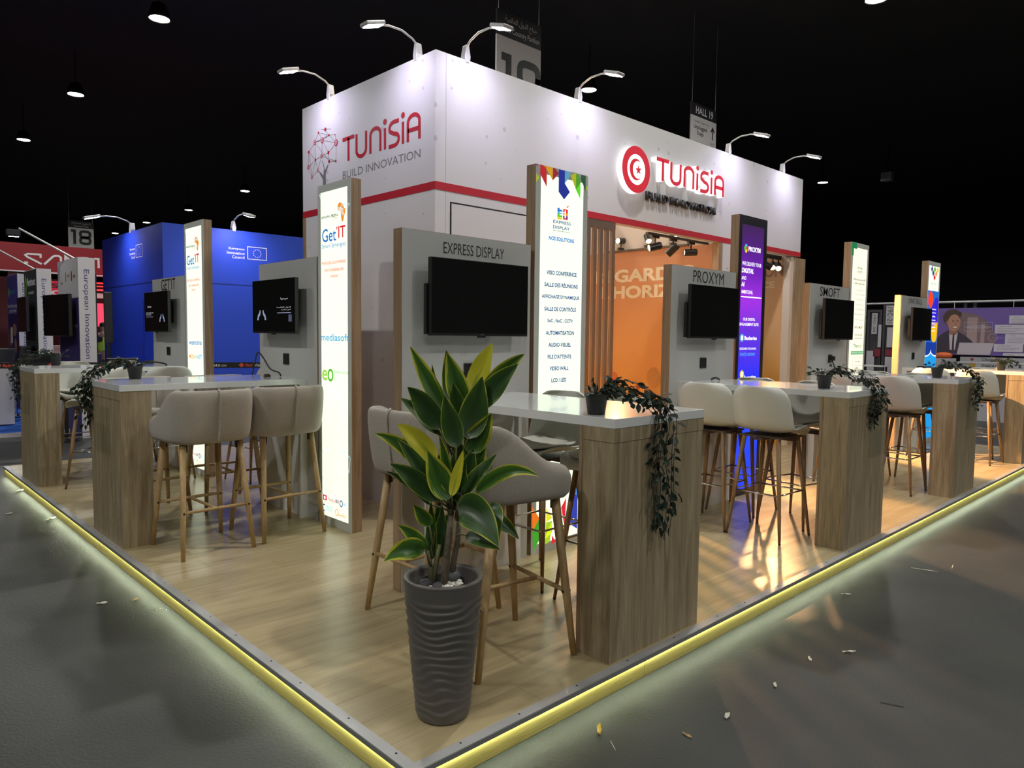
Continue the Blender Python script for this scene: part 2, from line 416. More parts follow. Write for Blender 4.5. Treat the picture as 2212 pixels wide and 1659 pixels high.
# ------------------------------------------------------------------ white booth
BX, BY, BW, BD, BH = 2.086, 2.592, 6.26, 2.093, 3.612
bt = thing('exhibition_booth', 'tall white exhibition booth with red band and printed tree on its left wall', 'booth', (BX, BY, 0))
obj('side_wall', MB().box(0, 0, 0, .08, BD, BH), PRINT, bt)
obj('front_wall', MB().box(.08, 0, 0, 1.52, .08, 2.57), PRINT, bt)
obj('fascia', MB().box(.08, 0, 2.57, BW, .08, BH), PRINT, bt)
obj('front_wall', MB().box(4.235, 0, 0, 4.80, .08, 2.57), PRINT, bt)
obj('back_wall', MB().box(.08, BD - .08, 0, BW, BD, BH), WHITE, bt)
obj('end_wall', MB().box(BW - .08, .10, 0, BW, BD - .08, BH), WHITE, bt)
obj('red_band', MB().box(-.003, -.003, 2.572, BW + .002, 0, 2.632), RED, bt)
obj('red_band', MB().box(-.003, 0, 2.572, 0, BD, 2.632), RED, bt)
obj('corner_seam', MB().box(.10, -.0015, 0, .103, 0, BH), GREYP, bt)
obj('wood_end_trim', MB().box(-.004, BD - .06, 0, 0, BD, 2.57), OAKS, bt)
dr = obj('door', MB().box(.160, -.004, .01, 1.02, 0, 2.482), PRINT, bt)
obj('door_gap', MB().box(.146, -.002, 0, .160, 0, 2.495).box(1.02, -.002, 0, 1.034, 0, 2.495).box(.160, -.002, 2.482, 1.02, 0, 2.495), INK, dr)
PEACH = mat('partition_warm_lit_white', (.74, .66, .56), .6)  # white wall surfaces; the warm room light is put into their colour
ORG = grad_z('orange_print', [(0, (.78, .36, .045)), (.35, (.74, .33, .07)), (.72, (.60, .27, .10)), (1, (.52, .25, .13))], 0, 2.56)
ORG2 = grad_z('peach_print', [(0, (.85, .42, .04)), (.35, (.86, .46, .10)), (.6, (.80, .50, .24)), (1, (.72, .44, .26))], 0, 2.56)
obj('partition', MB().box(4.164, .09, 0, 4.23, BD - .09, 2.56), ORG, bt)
obj('partition', MB().box(6.06, .12, 0, 6.12, BD - .09, 2.56), ORG2, bt)
obj('upper_partition', MB().box(4.20, .09, 2.56, 4.26, BD - .09, BH - .02), PEACH, bt)
obj('upper_partition', MB().box(6.08, .12, 2.56, 6.14, BD - .09, BH - .02), PEACH, bt)
obj('jamb', MB().box(4.15, .0, 0, 4.235, .085, 2.57), OAKS, bt)
obj('jamb', MB().box(6.03, .02, 0, 6.14, .12, 2.56), PEACH, bt)
obj('wood_post', MB().box(6.12, -.004, 0, 6.42, .085, 2.552), OAK, bt)
lt = bpy.data.objects.new('partition_print', None); COL.objects.link(lt); lt.parent = bt
lt.location = (4.162, BD - .09, 0); lt.rotation_euler = (0, 0, -PI / 2)          # x runs from the back of the room to the front
CRM = mat('print_cream', (.86, .72, .47), .5)
yy = BY + BD - .09
text('REGARDER', yy - 4.47, yy - 2.86, 2.165, 2.335, CRM, lt, bold=.04)
text("L'HORIZON", yy - 4.36, yy - 2.75, 1.955, 2.125, CRM, lt, bold=.04)
BAL = mat('print_balloon', (.55, .13, .02), .5)
for q in (disc(yy - 3.71, .80, .035, .05), disc(yy - 4.1, .88, .08, .11), disc(yy - 3.2, 1.0, .02, .03)): decal('balloon_print', lt, BAL, q)
decal('balloon_print', lt, mat('print_brown', (.45, .2, .04), .5), disc(yy - 3.47, .95, .10, .13))
lt2 = bpy.data.objects.new('partition_print', None); COL.objects.link(lt2); lt2.parent = bt
lt2.location = (6.058, BD - .09, 0); lt2.rotation_euler = (0, 0, -PI / 2)
text('HORIZON', yy - 3.55, yy - 2.72, 2.30, 2.46, mat('print_taupe', (.42, .27, .17), .5), lt2, bold=.035)
text('ENCE', yy - 3.25, yy - 2.84, 2.15, 2.245, CRM, lt2, bold=.03)
# left wall print
lw = bpy.data.objects.new('wall_print', None); COL.objects.link(lw); lw.parent = bt
lw.location = (-.001, BD, 0); lw.rotation_euler = (0, 0, -PI / 2)
def tunisia(mb, X, Z, kx, kz, wd, y0, y1, mi=0, smi=None):
    # hand-drawn letter strokes in a box 0..1.168 wide and 0..1 cap height
    f = lambda pts: [(X + x * kx, Z + z * kz) for x, z in pts]
    R = lambda p, closed=False: mb.ribbon(f(p), wd, y0, y1, mi, smi, closed)
    R([(0, .96), (.194, .96)]); R([(.10, .98), (.10, 0)])
    R([(.232, 1.0)] + [(.232, .35)] + arc(.308, .30, .077, .27, 180, 360, 12) + [(.385, 1.0)])
    R([(.452, 0), (.452, .68)] + arc(.528, .70, .077, .27, 180, 0, 12) + [(.604, 0)])
    R([(.672, 0), (.672, .84)]); R([(.928, 0), (.928, .84)])
    for cx in (.672, .928): mb.prism(f(disc(cx, 1.09, .026, .12, 16)), y0, y1, mi, smi)
    R([(.872, .96), (.82, .97)] + arc(.80, .73, .062, .235, 90, 205, 8) + [(.80, .50)] + arc(.802, .27, .068, .235, 60, -90, 10) + [(.727, .035)])
    R([(.995, 0), (.995, .68)] + arc(1.072, .70, .077, .27, 180, 0, 12) + [(1.149, 0)]); R([(.995, .42), (1.149, .42)])
mb = MB(); tunisia(mb, .742, 2.987, 1, .205, .032, -.0012, 0); obj('country_lettering', mb, RED, lw)
text('BUILD INNOVATION', .742, 1.905, 2.84, 2.907, GREYT, lw)
tr = [(.385, 2.64), (.450, 2.64), (.446, 2.843), (.440, 2.93), (.492, 3.008), (.484, 3.014), (.430, 2.968), (.390, 3.066), (.380, 3.062), (.410, 2.985), (.398, 2.925), (.322, 2.978), (.316, 2.968), (.390, 2.885)]
decal('tree_trunk', lw, GREYT, tr)
ND = {'a': (.439, 3.336, .018), 'b': (.311, 3.332, .011), 'c': (.505, 3.273, .011), 'd': (.613, 3.256, .007), 'e': (.242, 3.255, .024), 'f': (.381, 3.249, .027), 'g': (.631, 3.182, .030), 'h': (.124, 3.185, .015), 'i': (.493, 3.118, .017), 'j': (.251, 3.092, .014), 'k': (.367, 3.108, .020), 'l': (.505, 3.036, .016), 'm': (.623, 3.020, .012), 'n': (.111, 3.046, .021), 'o': (.294, 2.988, .016), 'p': (.182, 2.940, .018)}
ed = MB()
for q in 'ac be bf bc ce cd dg cf cg fg ef eh ej fi fk gi gm il lm km ik jk jh jn hn hp np po oj ok jp el ml'.split():
    (x0, z0, _), (x1, z1, _) = ND[q[0]], ND[q[1]]; ed.ribbon([(x0, z0), (x1, z1)], .0035, -.0006, 0)
ed.ribbon([(.36, 3.352), (.54, 3.322)], .0035, -.0006, 0)
obj('tree_network', ed, GREYT, lw)
for x, z, r in ND.values(): decal('tree_node', lw, RED, disc(x, z, r), y=-.0015)
ic = MB()
for q in 'efgnkop':
    x, z, r = ND[q]; ic.ribbon(disc(x, z, r * .5, r * .62, 8), r * .18, -.0024, -.0018, closed=True)
obj('node_icons', ic, mat('print_white', (.85, .85, .85), .5), lw)
PWHITE = MATS['print_white']

# raised sign on the fascia
WGLOW = glow('sign_white_glow', (1, .96, .98), 1.1)
RGLOW = glow('sign_red_face', (.72, .010, .035), .55)
SGY = 2.592
sg = thing('raised_sign', 'raised red and white country sign with crescent disc above the booth opening', 'sign', (4.527, SGY, 3.107))
dmb = MB().prism(disc(0, 0, .226, .226, 48), -.068, 0); obj('disc_body', dmb, WGLOW, sg)
ring = MB(); ring.ribbon(disc(0, 0, .187, .187, 48), .078, -.071, -.068, closed=True); obj('red_ring', ring, RGLOW, sg)
oa = arc(-.005, 0, .105, .105, 42, 318, 30); ia = arc(.024, 0, .082, .085, 60, 300, 30)
cres = MB().grid([[(x, -.0705, z) for x, z in oa], [(x, -.0705, z) for x, z in ia]])
obj('crescent', cres, RGLOW, sg)
st = []
for k in range(10):
    r = .054 if k % 2 == 0 else .021; a = PI / 2 + .12 + k * PI / 5; st.append((.034 + r * math.cos(a), r * math.sin(a)))
obj('star', MB().poly([(x, -.0705, z) for x, z in st]), RGLOW, sg)
mb = MB(); tunisia(mb, .338, -.042, 1.137, .219, .040, -.068, 0, 0, 1); obj('country_lettering', mb, [RGLOW, WGLOW], sg)
text('BUILD INNOVATION', .249, 1.569, -.247, -.164, mat('letter_charcoal', (.035, .037, .042), .4), sg, y=-.032, bold=.006, ext=.03)

# slat screen
ss = thing('slat_screen', 'screen of upright brown slats beside the orange room opening', 'screen', (BX + 1.52, BY, 0))
SLAT = mat('slat_brown', (.13, .095, .07), .5); SLO = mat('slat_orange_side', (.58, .17, .04), .5)
n_ = 0
for k in range(8):
    x = .005 + k * .0925
    s_ = MB().box(x, .0, .0, x + .046, .030, 2.50, 0)
    obj('slat', s_, SLAT, ss)
obj('top_rail', MB().box(0, 0, 2.50, .70, .075, 2.568), SLAT, ss)

# arm floodlights
FGL = glow('flood_led', (.88, .84, 1.0), FLOOD)
def flood():
    t = thing('arm_floodlight', '', 'lamp')
    obj('bracket', MB().prism([(-.022, -.02), (.022, -.02), (.03, .03), (.012, .12), (-.012, .12), (-.03, .03)], -.035, .02), STEEL, t, bevel=.006)
    obj('arm', MB().tube([(0, -.01, .10), (0, -.06, .14), (0, -.16, .175), (0, -.28, .175), (0, -.34, .16)], .0085, 8), STEEL, t, smooth=True)
    h = MB().box(-.05, -.085, -.014, .05, .085, .014); hd = obj('lamp_head', h, STEEL, t, bevel=.008, loc=(0, -.42, .145), rot=(math.radians(18), 0, 0))
    ln = MB()
    for a in range(2):
        for b in range(4): ln.box(-.036 + a * .040, -.070 + b * .036, -.019, -.004 + a * .040, -.042 + b * .036, -.0145)
    obj('led_lens', ln, FGL, hd)
    ld = bpy.data.lights.new('flood_beam', 'SPOT'); ld.energy = BEAM; ld.color = (.80, .72, 1.0); ld.spot_size = math.radians(142); ld.spot_blend = 1; ld.shadow_soft_size = .06
    lo = bpy.data.objects.new('flood_beam', ld); COL.objects.link(lo); lo.parent = hd; lo.location = (0, 0, -.035); lo.rotation_euler = (math.radians(8), 0, 0)
    return t
fl = flood()
FLS = [((2.40, BY + .03, BH), 0, 'white arm floodlight on the booth right wall nearest to the corner'),
       ((3.746, BY + .03, BH), 0, 'white arm floodlight on the booth right wall, second from the corner'),
       ((6.418, BY + .03, BH), 0, 'white arm floodlight on the booth right wall, third from the corner, above the raised lettering'),
       ((7.785, BY + .03, BH), 0, 'white arm floodlight nearest the far right end of the booth wall'),
       ((BX + .03, 2.85, BH), -PI / 2, 'glaring white arm floodlight on the booth left wall nearest to the corner'),
       ((BX + .03, 4.193, BH), -PI / 2, 'white arm floodlight on the booth left wall above the printed tree')]
for i, (p, r, lab) in enumerate(FLS):
    o = fl if i == 0 else dup(fl, p, r, lab)
    o.location = p; o.rotation_euler = (0, 0, r); o['label'] = lab; o['group'] = 'arm floodlights on the white booth'

# warm track spotlights in the booth
WARM = glow('warm_lens', (1, .70, .36), 14)
def aim(v): return Vector(v).normalized().to_track_quat('-Z', 'Y')
def track_spot(label, pos, target, standing=False, power=SPOT, size=60, length=.15, blend=.35):
    t = thing('track_spotlight', label, 'spotlight', pos, 0, 'black track spotlights')
    d = -1 if not standing else 1
    obj('adapter', MB().box(-.06, -.016, -.014, .06, .016, .014), BLACK, t, bevel=.003)
    obj('stem', MB().tube([(0, 0, d * .01), (0, 0, d * .085)], .009, 8), BLACK, t)
    hp = Vector((0, 0, d * .105)); q = aim(Vector(target) - Vector(pos) - hp)
    hd = obj('lamp_head', MB().lathe([(.036, .07), (.041, .06), (.041, -length + .07), (.036, -length + .075), (.036, -length + .10)], 18), BLACK, t, smooth=False, loc=hp)
    hd.rotation_mode = 'QUATERNION'; hd.rotation_quaternion = q
    obj('lens', MB().lathe([(.034, -length + .086), (.034, -length + .09)], 16), WARM, hd)
    if power:
        ld = bpy.data.lights.new('spot_beam', 'SPOT'); ld.energy = power; ld.color = (1, .53, .22); ld.spot_size = math.radians(size); ld.spot_blend = blend; ld.shadow_soft_size = .045
        lo = bpy.data.objects.new('spot_beam', ld); COL.objects.link(lo); lo.parent = hd; lo.location = (0, 0, -length + .055)
    return t
tr1 = thing('light_track', 'black light track under the fascia inside the first booth opening', 'rail', (5.65, 2.74, 2.562))
obj('rail', MB().box(-.62, -.018, -.012, .58, .018, .012), BLACK, tr1)
tr2 = thing('light_track', 'black light track inside the second booth opening at the far right', 'rail', (7.98, 2.76, 2.562))
obj('rail', MB().box(-.42, -.018, -.012, .14, .018, .012), BLACK, tr2)
tr3 = thing('light_track', 'black light track lying on top of the orange partition wall', 'rail', (6.235, 3.62, 2.572))
obj('rail', MB().box(-.018, -.62, -.012, .018, .62, .012), BLACK, tr3)
track_spot('black spotlight on the fascia track aimed left, first in the opening', (5.18, 2.74, 2.536), (4.35, 3.2, 2.2), power=1250)
track_spot('black spotlight on the fascia track pointing down, middle one in the opening', (5.52, 2.74, 2.536), (5.40, 2.95, 2.2), power=1250)
track_spot('black spotlight on the fascia track nearest the orange wall', (5.88, 2.74, 2.536), (5.7, 2.9, 2.42), power=420, size=70)
track_spot('black spotlight standing on the partition track beside the slat screen', (6.235, 4.02, 2.598), (5.0, 4.0, 2.62), True, power=1100, size=95)
track_spot('black spotlight standing on the partition track in the middle of the opening', (6.235, 3.60, 2.598), (4.4, 1.3, 0.2), True, power=SPOT * 2.6, size=50)
track_spot('black spotlight standing on the partition track with a glowing lens towards the aisle', (6.235, 3.22, 2.598), (4.15, .35, 0), True, power=SPOT * 2.2, size=42)
track_spot('black spotlight in the second opening turned to the side', (7.72, 2.76, 2.536), (8.95, .15, .5), power=1900, size=56)
track_spot('glowing spotlight in the second opening, left one of the lit pair', (7.90, 2.76, 2.536), (3.7, .65, .1), power=300, size=44)
track_spot('glowing spotlight in the second opening beside the wood post', (8.06, 2.76, 2.536), (4.1, .45, .1), power=300, size=44)
track_spot('black spotlight inside the booth shining out through the slat screen', (4.90, 4.35, 2.53), (2.6, .2, 0), power=1500, size=52, blend=.6)
tr4 = thing('light_track', 'black light track inside the booth behind the slat screen', 'rail', (4.90, 4.35, 2.556))
obj('rail', MB().box(-.4, -.018, -.012, .4, .018, .012), BLACK, tr4)
obj('hanger', MB().tube([(.3, 0, 0), (.3, .16, .02)], .008, 6).tube([(-.3, 0, 0), (-.3, .16, .02)], .008, 6), BLACK, tr4)
b_ = thing('waste_bin', 'small white round bin on the floor behind the blue light column', 'bin', (6.35, 2.3, 0))
obj('body', MB().lathe([(.10, 0), (.125, .30), (.115, .30), (.09, .02)], 20), WHITE, b_, smooth=True)

# ------------------------------------------------------------------ display walls, screens, counters, light columns
def display_wall(label, loc, rz, words, wx0, wx1, wz0, wz1, sx=.50, bold=0.):
    t = thing('display_wall', label, 'display wall', loc, rz, 'grey display walls')
    obj('body', MB().box(0, .006, 0, 1.0, .08, 2.04), OAKS, t)
    obj('front_panel', MB().box(.004, 0, 0, 1.0, .006, 2.037), GREYP, t)
    if words: text(words, wx0, wx1, wz0, wz1, INK, t, y=-.001, bold=bold)
    so = obj('socket', MB().box(sx - .045, -.012, 1.20, sx + .045, 0, 1.29), BLACK, t, bevel=.004)
    obj('plug_hole', MB().lathe([(.022, -.0135), (.022, -.0125)], 16, (sx, 0, 1.245), axis='y'), DKMET, so)
    return t
def television(label, loc, rz, cx, mode=0):
    t = thing('television', label, 'television', loc, rz, 'flat televisions on the display walls')
    obj('wall_mount', MB().box(cx - .20, -.075, 1.55, cx + .20, 0, 1.78).box(cx - .385, -.085, 1.46, cx + .30, -.06, 1.74), BLACK, t)
    bd = obj('body', MB().box(cx - .375, -.116, 1.452, cx + .375, -.084, 1.885), BLACK, t, bevel=.003)
    obj('screen', MB().poly([(cx - .370, -.1165, 1.468), (cx + .370, -.1165, 1.468), (cx + .370, -.1165, 1.881), (cx - .370, -.1165, 1.881)]), SCREEN, t)
    obj('receiver', MB().prism([(cx - .03, 1.454), (cx - .024, 1.442), (cx + .024, 1.442), (cx + .03, 1.454)], -.116, -.10), BLACK, bd)
    text('PHILIPS' if mode == 0 else 'LG', cx - .014, cx + .014, 1.457, 1.463, mat('bezel_print', (.25, .25, .25), .5), t, y=-.1167)
    if mode:
        si = glow('screen_ink', (.8, .82, .9), .55); sb = glow('screen_blue', (.38, .42, .62), .5)
        y = -.1172
        s = 1 if mode == 1 else -1
        tx = cx + s * .20
        tp = '\u0645\u0631\u062d\u0628\u0627' if mode == 1 else 'Welcome'
        text(AR('marhaba') if mode == 1 else 'Terms of use with', tx - .06 * 1, tx + .06, 1.715, 1.735, si, t, y=y, bold=.01)
        for k, (a, b) in enumerate(((-.13, .11), (-.05, .11))):
            text('ll ill lili lli illi il lil illi'[:(22 if k == 0 else 14)] if mode == 2 else AR('line'), tx + a * s if s > 0 else tx - b, tx + b if s > 0 else tx - a, 1.652 - .02 * k, 1.664 - .02 * k, si, t, y=y)
        bar = MB().poly([(min(tx - .12 * s, tx + .11 * s), y, 1.612), (max(tx - .12 * s, tx + .11 * s), y, 1.612), (max(tx - .12 * s, tx + .11 * s), y, 1.617), (min(tx - .12 * s, tx + .11 * s), y, 1.617)])
        obj('screen_line', bar, sb, t)
        hx = cx - s * .20; hd = MB()
        for q in (-1, 1):
            hd.poly([(hx + q * x, y, z) for x, z in ((.085, 1.56), (.055, 1.56), (.050, 1.585), (.028, 1.60), (.018, 1.625), (.022, 1.642), (.034, 1.64), (.042, 1.622), (.070, 1.60))])
        obj('hands_icon', hd, sb, t)
        if mode == 1: obj('app_icon', MB().poly([(x, y, z) for x, z in rect(cx + .27, 1.545, cx + .325, 1.60)]), glow('screen_dim', (.10, .11, .2), .5), t)
    return t
def AR(w):
    # joined Arabic letter forms written out in visual order
    return {'marhaba': '\ufe8e\ufe92\ufea3\ufeae\ufee3', 'line': '\ufe94\ufef4\ufee4\ufedf\ufe8e\ufecc\ufedf\ufe8d \ufedd\ufeed\ufeaa\ufedf\ufe8d',
            'pavilion': '\ufe94\ufef4\ufee4\ufedf\ufe8e\ufecc\ufedf\ufe8d \ufedd\ufeed\ufeaa\ufedf\ufe8d \ufea1\ufe8e\ufee8\ufe9f',
            'tech': '\ufe94\ufef4\ufedb\ufefc\ufeec\ufe98\ufeb3\ufefb\ufe8d \ufe8e\ufef4\ufe9f\ufeee\ufedf\ufeee\ufee8\ufedc\ufe98\ufedf\ufe8d',
            'stage': '\ufe94\ufea3\ufeee\ufe98\ufed4\ufee4\ufedf\ufe8d \ufe95\ufe8d\ufead\ufe8d\ufeee\ufea4\ufedf\ufe8d \ufe94\ufebc\ufee8\ufee3',
            'conn': '\ufede\ufebb\ufe8d\ufeee\ufe98\ufedf\ufe8d \ufe80\ufe8e\ufec0\ufed3'}[w]
def counter(label, loc, rz, x0, front=-1.366, W=.72):
    t = thing('bar_counter', label, 'bar counter', loc, rz, 'bar counters')
    x1 = x0 + W
    obj('countertop', MB().box(x0, front, 1.057, x1, 0, 1.10), TOPW, t, bevel=.002)
    p = obj('leg_box', MB().box(x0 + .003, front + .006, 0, x1 - .003, front + .20, 1.057), OAK, t)
    m = MB().box(x0, front + .003, .995, x1, front + .006, 1.057).box(x0, front + .006, .995, x0 + .003, front + .18, 1.057).box(x0, front + .006, 0, x0 + .003, front + .012, .995)
    obj('edge_moulding', m, OAK, p)
    obj('edge_band', MB().box(x0 + .0, front + .185, 0, x0 + .004, front + .203, 1.057), OAKS, p)
    obj('wall_support', MB().box(x0, -.06, 0, x0 + .03, 0, 1.057).box(x1 - .03, -.06, 0, x1, 0, 1.057).box(x0 + .03, -.03, 0, x1 - .03, 0, 1.057), WHITE, t)
    # code card print lying in the top near the front corner is left out; brochure holder is its own thing
    return t
def holder(label, loc, rz, x0, x1, z0, z1, front):
    t = thing('brochure_holder', label, 'holder', loc, rz, 'clear brochure holders on the counter fronts')
    y = front
    m = MB().box(x0, y - .003, z0, x1, y - .001, z1)
    obj('back_sheet', m, CLEAR, t)
    m = MB().box(x0, y - .032, z0, x1, y - .030, z0 + .62 * (z1 - z0)).box(x0, y - .032, z0 - .002, x1, y - .001, z0)
    m.box(x0, y - .032, z0, x0 + .002, y - .001, z0 + .62 * (z1 - z0)).box(x1 - .002, y - .032, z0, x1, y - .001, z0 + .62 * (z1 - z0))
    obj('pocket', m, CLEAR, t)
    return t
FABR = mat('fabric_border', (.60, .63, .60), .7)
BBORD = mat('black_border', (.010, .008, .016), .4)
LIT = glow('lit_white', (.82, .94, .74), COLUMN)
def light_column(label, loc, rz, face=None, border=None, fr=(.045, .045, .055, .065), w=.51, extra=None):
    t = thing('light_column', label, 'light column', loc, rz, 'lit advertising columns')
    obj('wood_frame', MB().box(0, .003, 0, w, .085, 2.56), OAKS, t)
    l, r, tp, b = fr
    br = MB().box(0, 0, 0, l, .003, 2.56).box(w - r, 0, 0, w, .003, 2.56).box(l, 0, 2.56 - tp, w - r, .003, 2.56).box(l, 0, 0, w - r, .003, b)
    obj('fabric_border', br, border or FABR, t)
    obj('lit_face', MB().box(l, 0, b, w - r, .003, 2.56 - tp), face or LIT, t)
    return t
def ink(name, c, s=.75): return glow('ink_' + name, c, s * COLUMN)
NAVY = ink('navy', (.02, .055, .28)); BLU = ink('blue', (.02, .18, .62)); LBL = ink('light_blue', (.08, .42, .75)); RDI = ink('red', (.75, .015, .04))
GRN = ink('green', (.10, .52, .02)); LGR = ink('lime', (.38, .75, .10)); DGR = ink('dark_green', (.005, .20, .06)); ORI = ink('orange', (.85, .30, .03)); YEL = ink('yellow', (.85, .62, .02))
GRY = ink('grey', (.30, .33, .33)); CY = ink('cyan', (.25, .60, .78)); BLK = ink('black', (.03, .035, .035)); PUR = ink('purple', (.12, .05, .35)); WHT = ink('white', (1, 1, 1), 1.0)
PALE = ink('pale', (.62, .72, .70), .95)
AFR = [(.30, 1.0), (.12, .92), (.02, .72), (.06, .60), (.20, .56), (.42, .58), (.46, .42), (.50, .20), (.60, 0), (.76, .06), (.84, .24), (.86, .40), (1.0, .62), (.84, .66), (.72, .90), (.56, .94)]
def network(t, x0, x1, z0, z1, n, seed, mats):
    r = random.Random(seed); P = [(r.uniform(x0, x1), r.uniform(z0, z1)) for _ in range(n)]; m = MB()
    for i, a in enumerate(P):
        for b in sorted(P, key=lambda q: (q[0] - a[0]) ** 2 + (q[1] - a[1]) ** 2)[1:4]: m.ribbon([a, b], .0016, -.0008, 0)
    obj('network_print', m, mats[0], t)
    d = MB()
    for x, z in P: d.poly([(x + .005 * math.cos(k), -.001, z + .005 * math.sin(k)) for k in (0, 1.05, 2.1, 3.14, 4.19, 5.24)])
    obj('network_print', d, mats[1], t)
def getit(t, near):
    z = 0 if near else -.01
    network(t, .02, .46, 2.22, 2.55, 13, 3, (PALE, CY)); network(t, .05, .46, .12, .62, 22, 5, (PALE, CY))
    mb = MB().poly([(.285 + x * .115, -.0012, 2.26 + q * .145) for x, q in AFR]).poly([(.385, -.0012, 2.30), (.40, -.0012, 2.33), (.395, -.0012, 2.36), (.383, -.0012, 2.33)])
    obj('africa_print', mb, ORI, t)
    sp = MB()
    for k in range(14):
        a = random.uniform(.30, .38); q = random.uniform(2.29, 2.39); sp.ribbon(disc(a, q, .010, .010, 8), .003, -.002, -.0014, closed=True)
    obj('africa_print', sp, PALE, t)
    sc_ = MB()
    for k in range(6): sc_.ribbon([(.055 + k * .021, 2.312), (.064 + k * .021, 2.328), (.073 + k * .021, 2.312)], .003, -.001, 0)
    obj('script_print', sc_, BLK, t)
    text('PROP A', .20, .295, 2.306, 2.330, BLK, t, y=-.001, bold=.02); text('By GetIT', .25, .292, 2.292, 2.301, RDI, t, y=-.001, bold=.02)
    text('Get', .066, .268, 2.135, 2.232, BLU, t, y=-.001, bold=.008)
    text('IT', .300, .398, 2.15, 2.235, RDI, t, y=-.001, bold=.012)
    obj('apostrophe', MB().poly([(.272, -.001, 2.232), (.293, -.001, 2.235), (.280, -.001, 2.205)]), RDI, t)
    text('Smart Synergies', .063, .400, 2.080, 2.122, BLU, t, y=-.001)
    text('PROPULSER LES ENTREPRISES', .062, .404, 1.968, 1.990, RDI, t, y=-.001, bold=.01)
    text('TECH TUNISIENNES VERS', .096, .376, 1.914, 1.936, RDI, t, y=-.001, bold=.01)
    text("L'AFRIQUE", .172, .292, 1.866, 1.889, RDI, t, y=-.001, bold=.01)
    if near:
        text('mediasoft', .040, .440, 1.402, 1.455, LBL, t, y=-.001, bold=.012)
        m = MB().ribbon(disc(.178, 1.145, .033, .040, 20), .017, -.001, 0, closed=True); obj('logo', m, GRN, t)
        text('e', .055, .135, 1.10, 1.185, LGR, t, y=-.001, bold=.02)
        obj('logo', MB().box(.236, -.001, 1.105, .238, 0, 1.19), GRN, t)
        text('DATA CENTER', .250, .430, 1.162, 1.180, GRN, t, y=-.001)
    else:
        text('weentime', .090, .430, 1.325, 1.375, BLU, t, y=-.001, bold=.01)
        text('MEDIA', .085, .268, 1.185, 1.225, ORI, t, y=-.001, bold=.012); text('NET', .285, .430, 1.185, 1.225, LBL, t, y=-.001, bold=.012)
    obj('logo', MB().box(.056, -.001, .182, .112, 0, .222), RDI, t)
    obj('logo', MB().prism(disc(.084, .202, .013), -.002, -.001), WHT, t)
    text('France', .134, .231, .186, .212, RDI, t, y=-.001); obj('logo', MB().box(.245, -.001, .188, .258, 0, .214), NAVY, t); obj('logo', MB().box(.272, -.001, .188, .285, 0, .214), RDI, t)
    obj('logo', MB().ribbon(disc(.325, .195, .018, .022, 16), .007, -.001, 0, closed=True), NAVY, t); text('AFD', .355, .40, .188, .208, LBL, t, y=-.001)
    obj('logo', MB().ribbon([(.085, .145), (.058, .145), (.058, .10), (.085, .10)], .008, -.001, 0), NAVY, t)
    text('EXPERTISE\nFRANCE', .098, .190, .108, .142, LBL, t, y=-.001)
    obj('logo', MB().ribbon(disc(.262, .118, .020, .024, 16), .005, -.001, 0, closed=True), ORI, t); text('awafel', .285, .392, .095, .122, ORI, t, y=-.001)

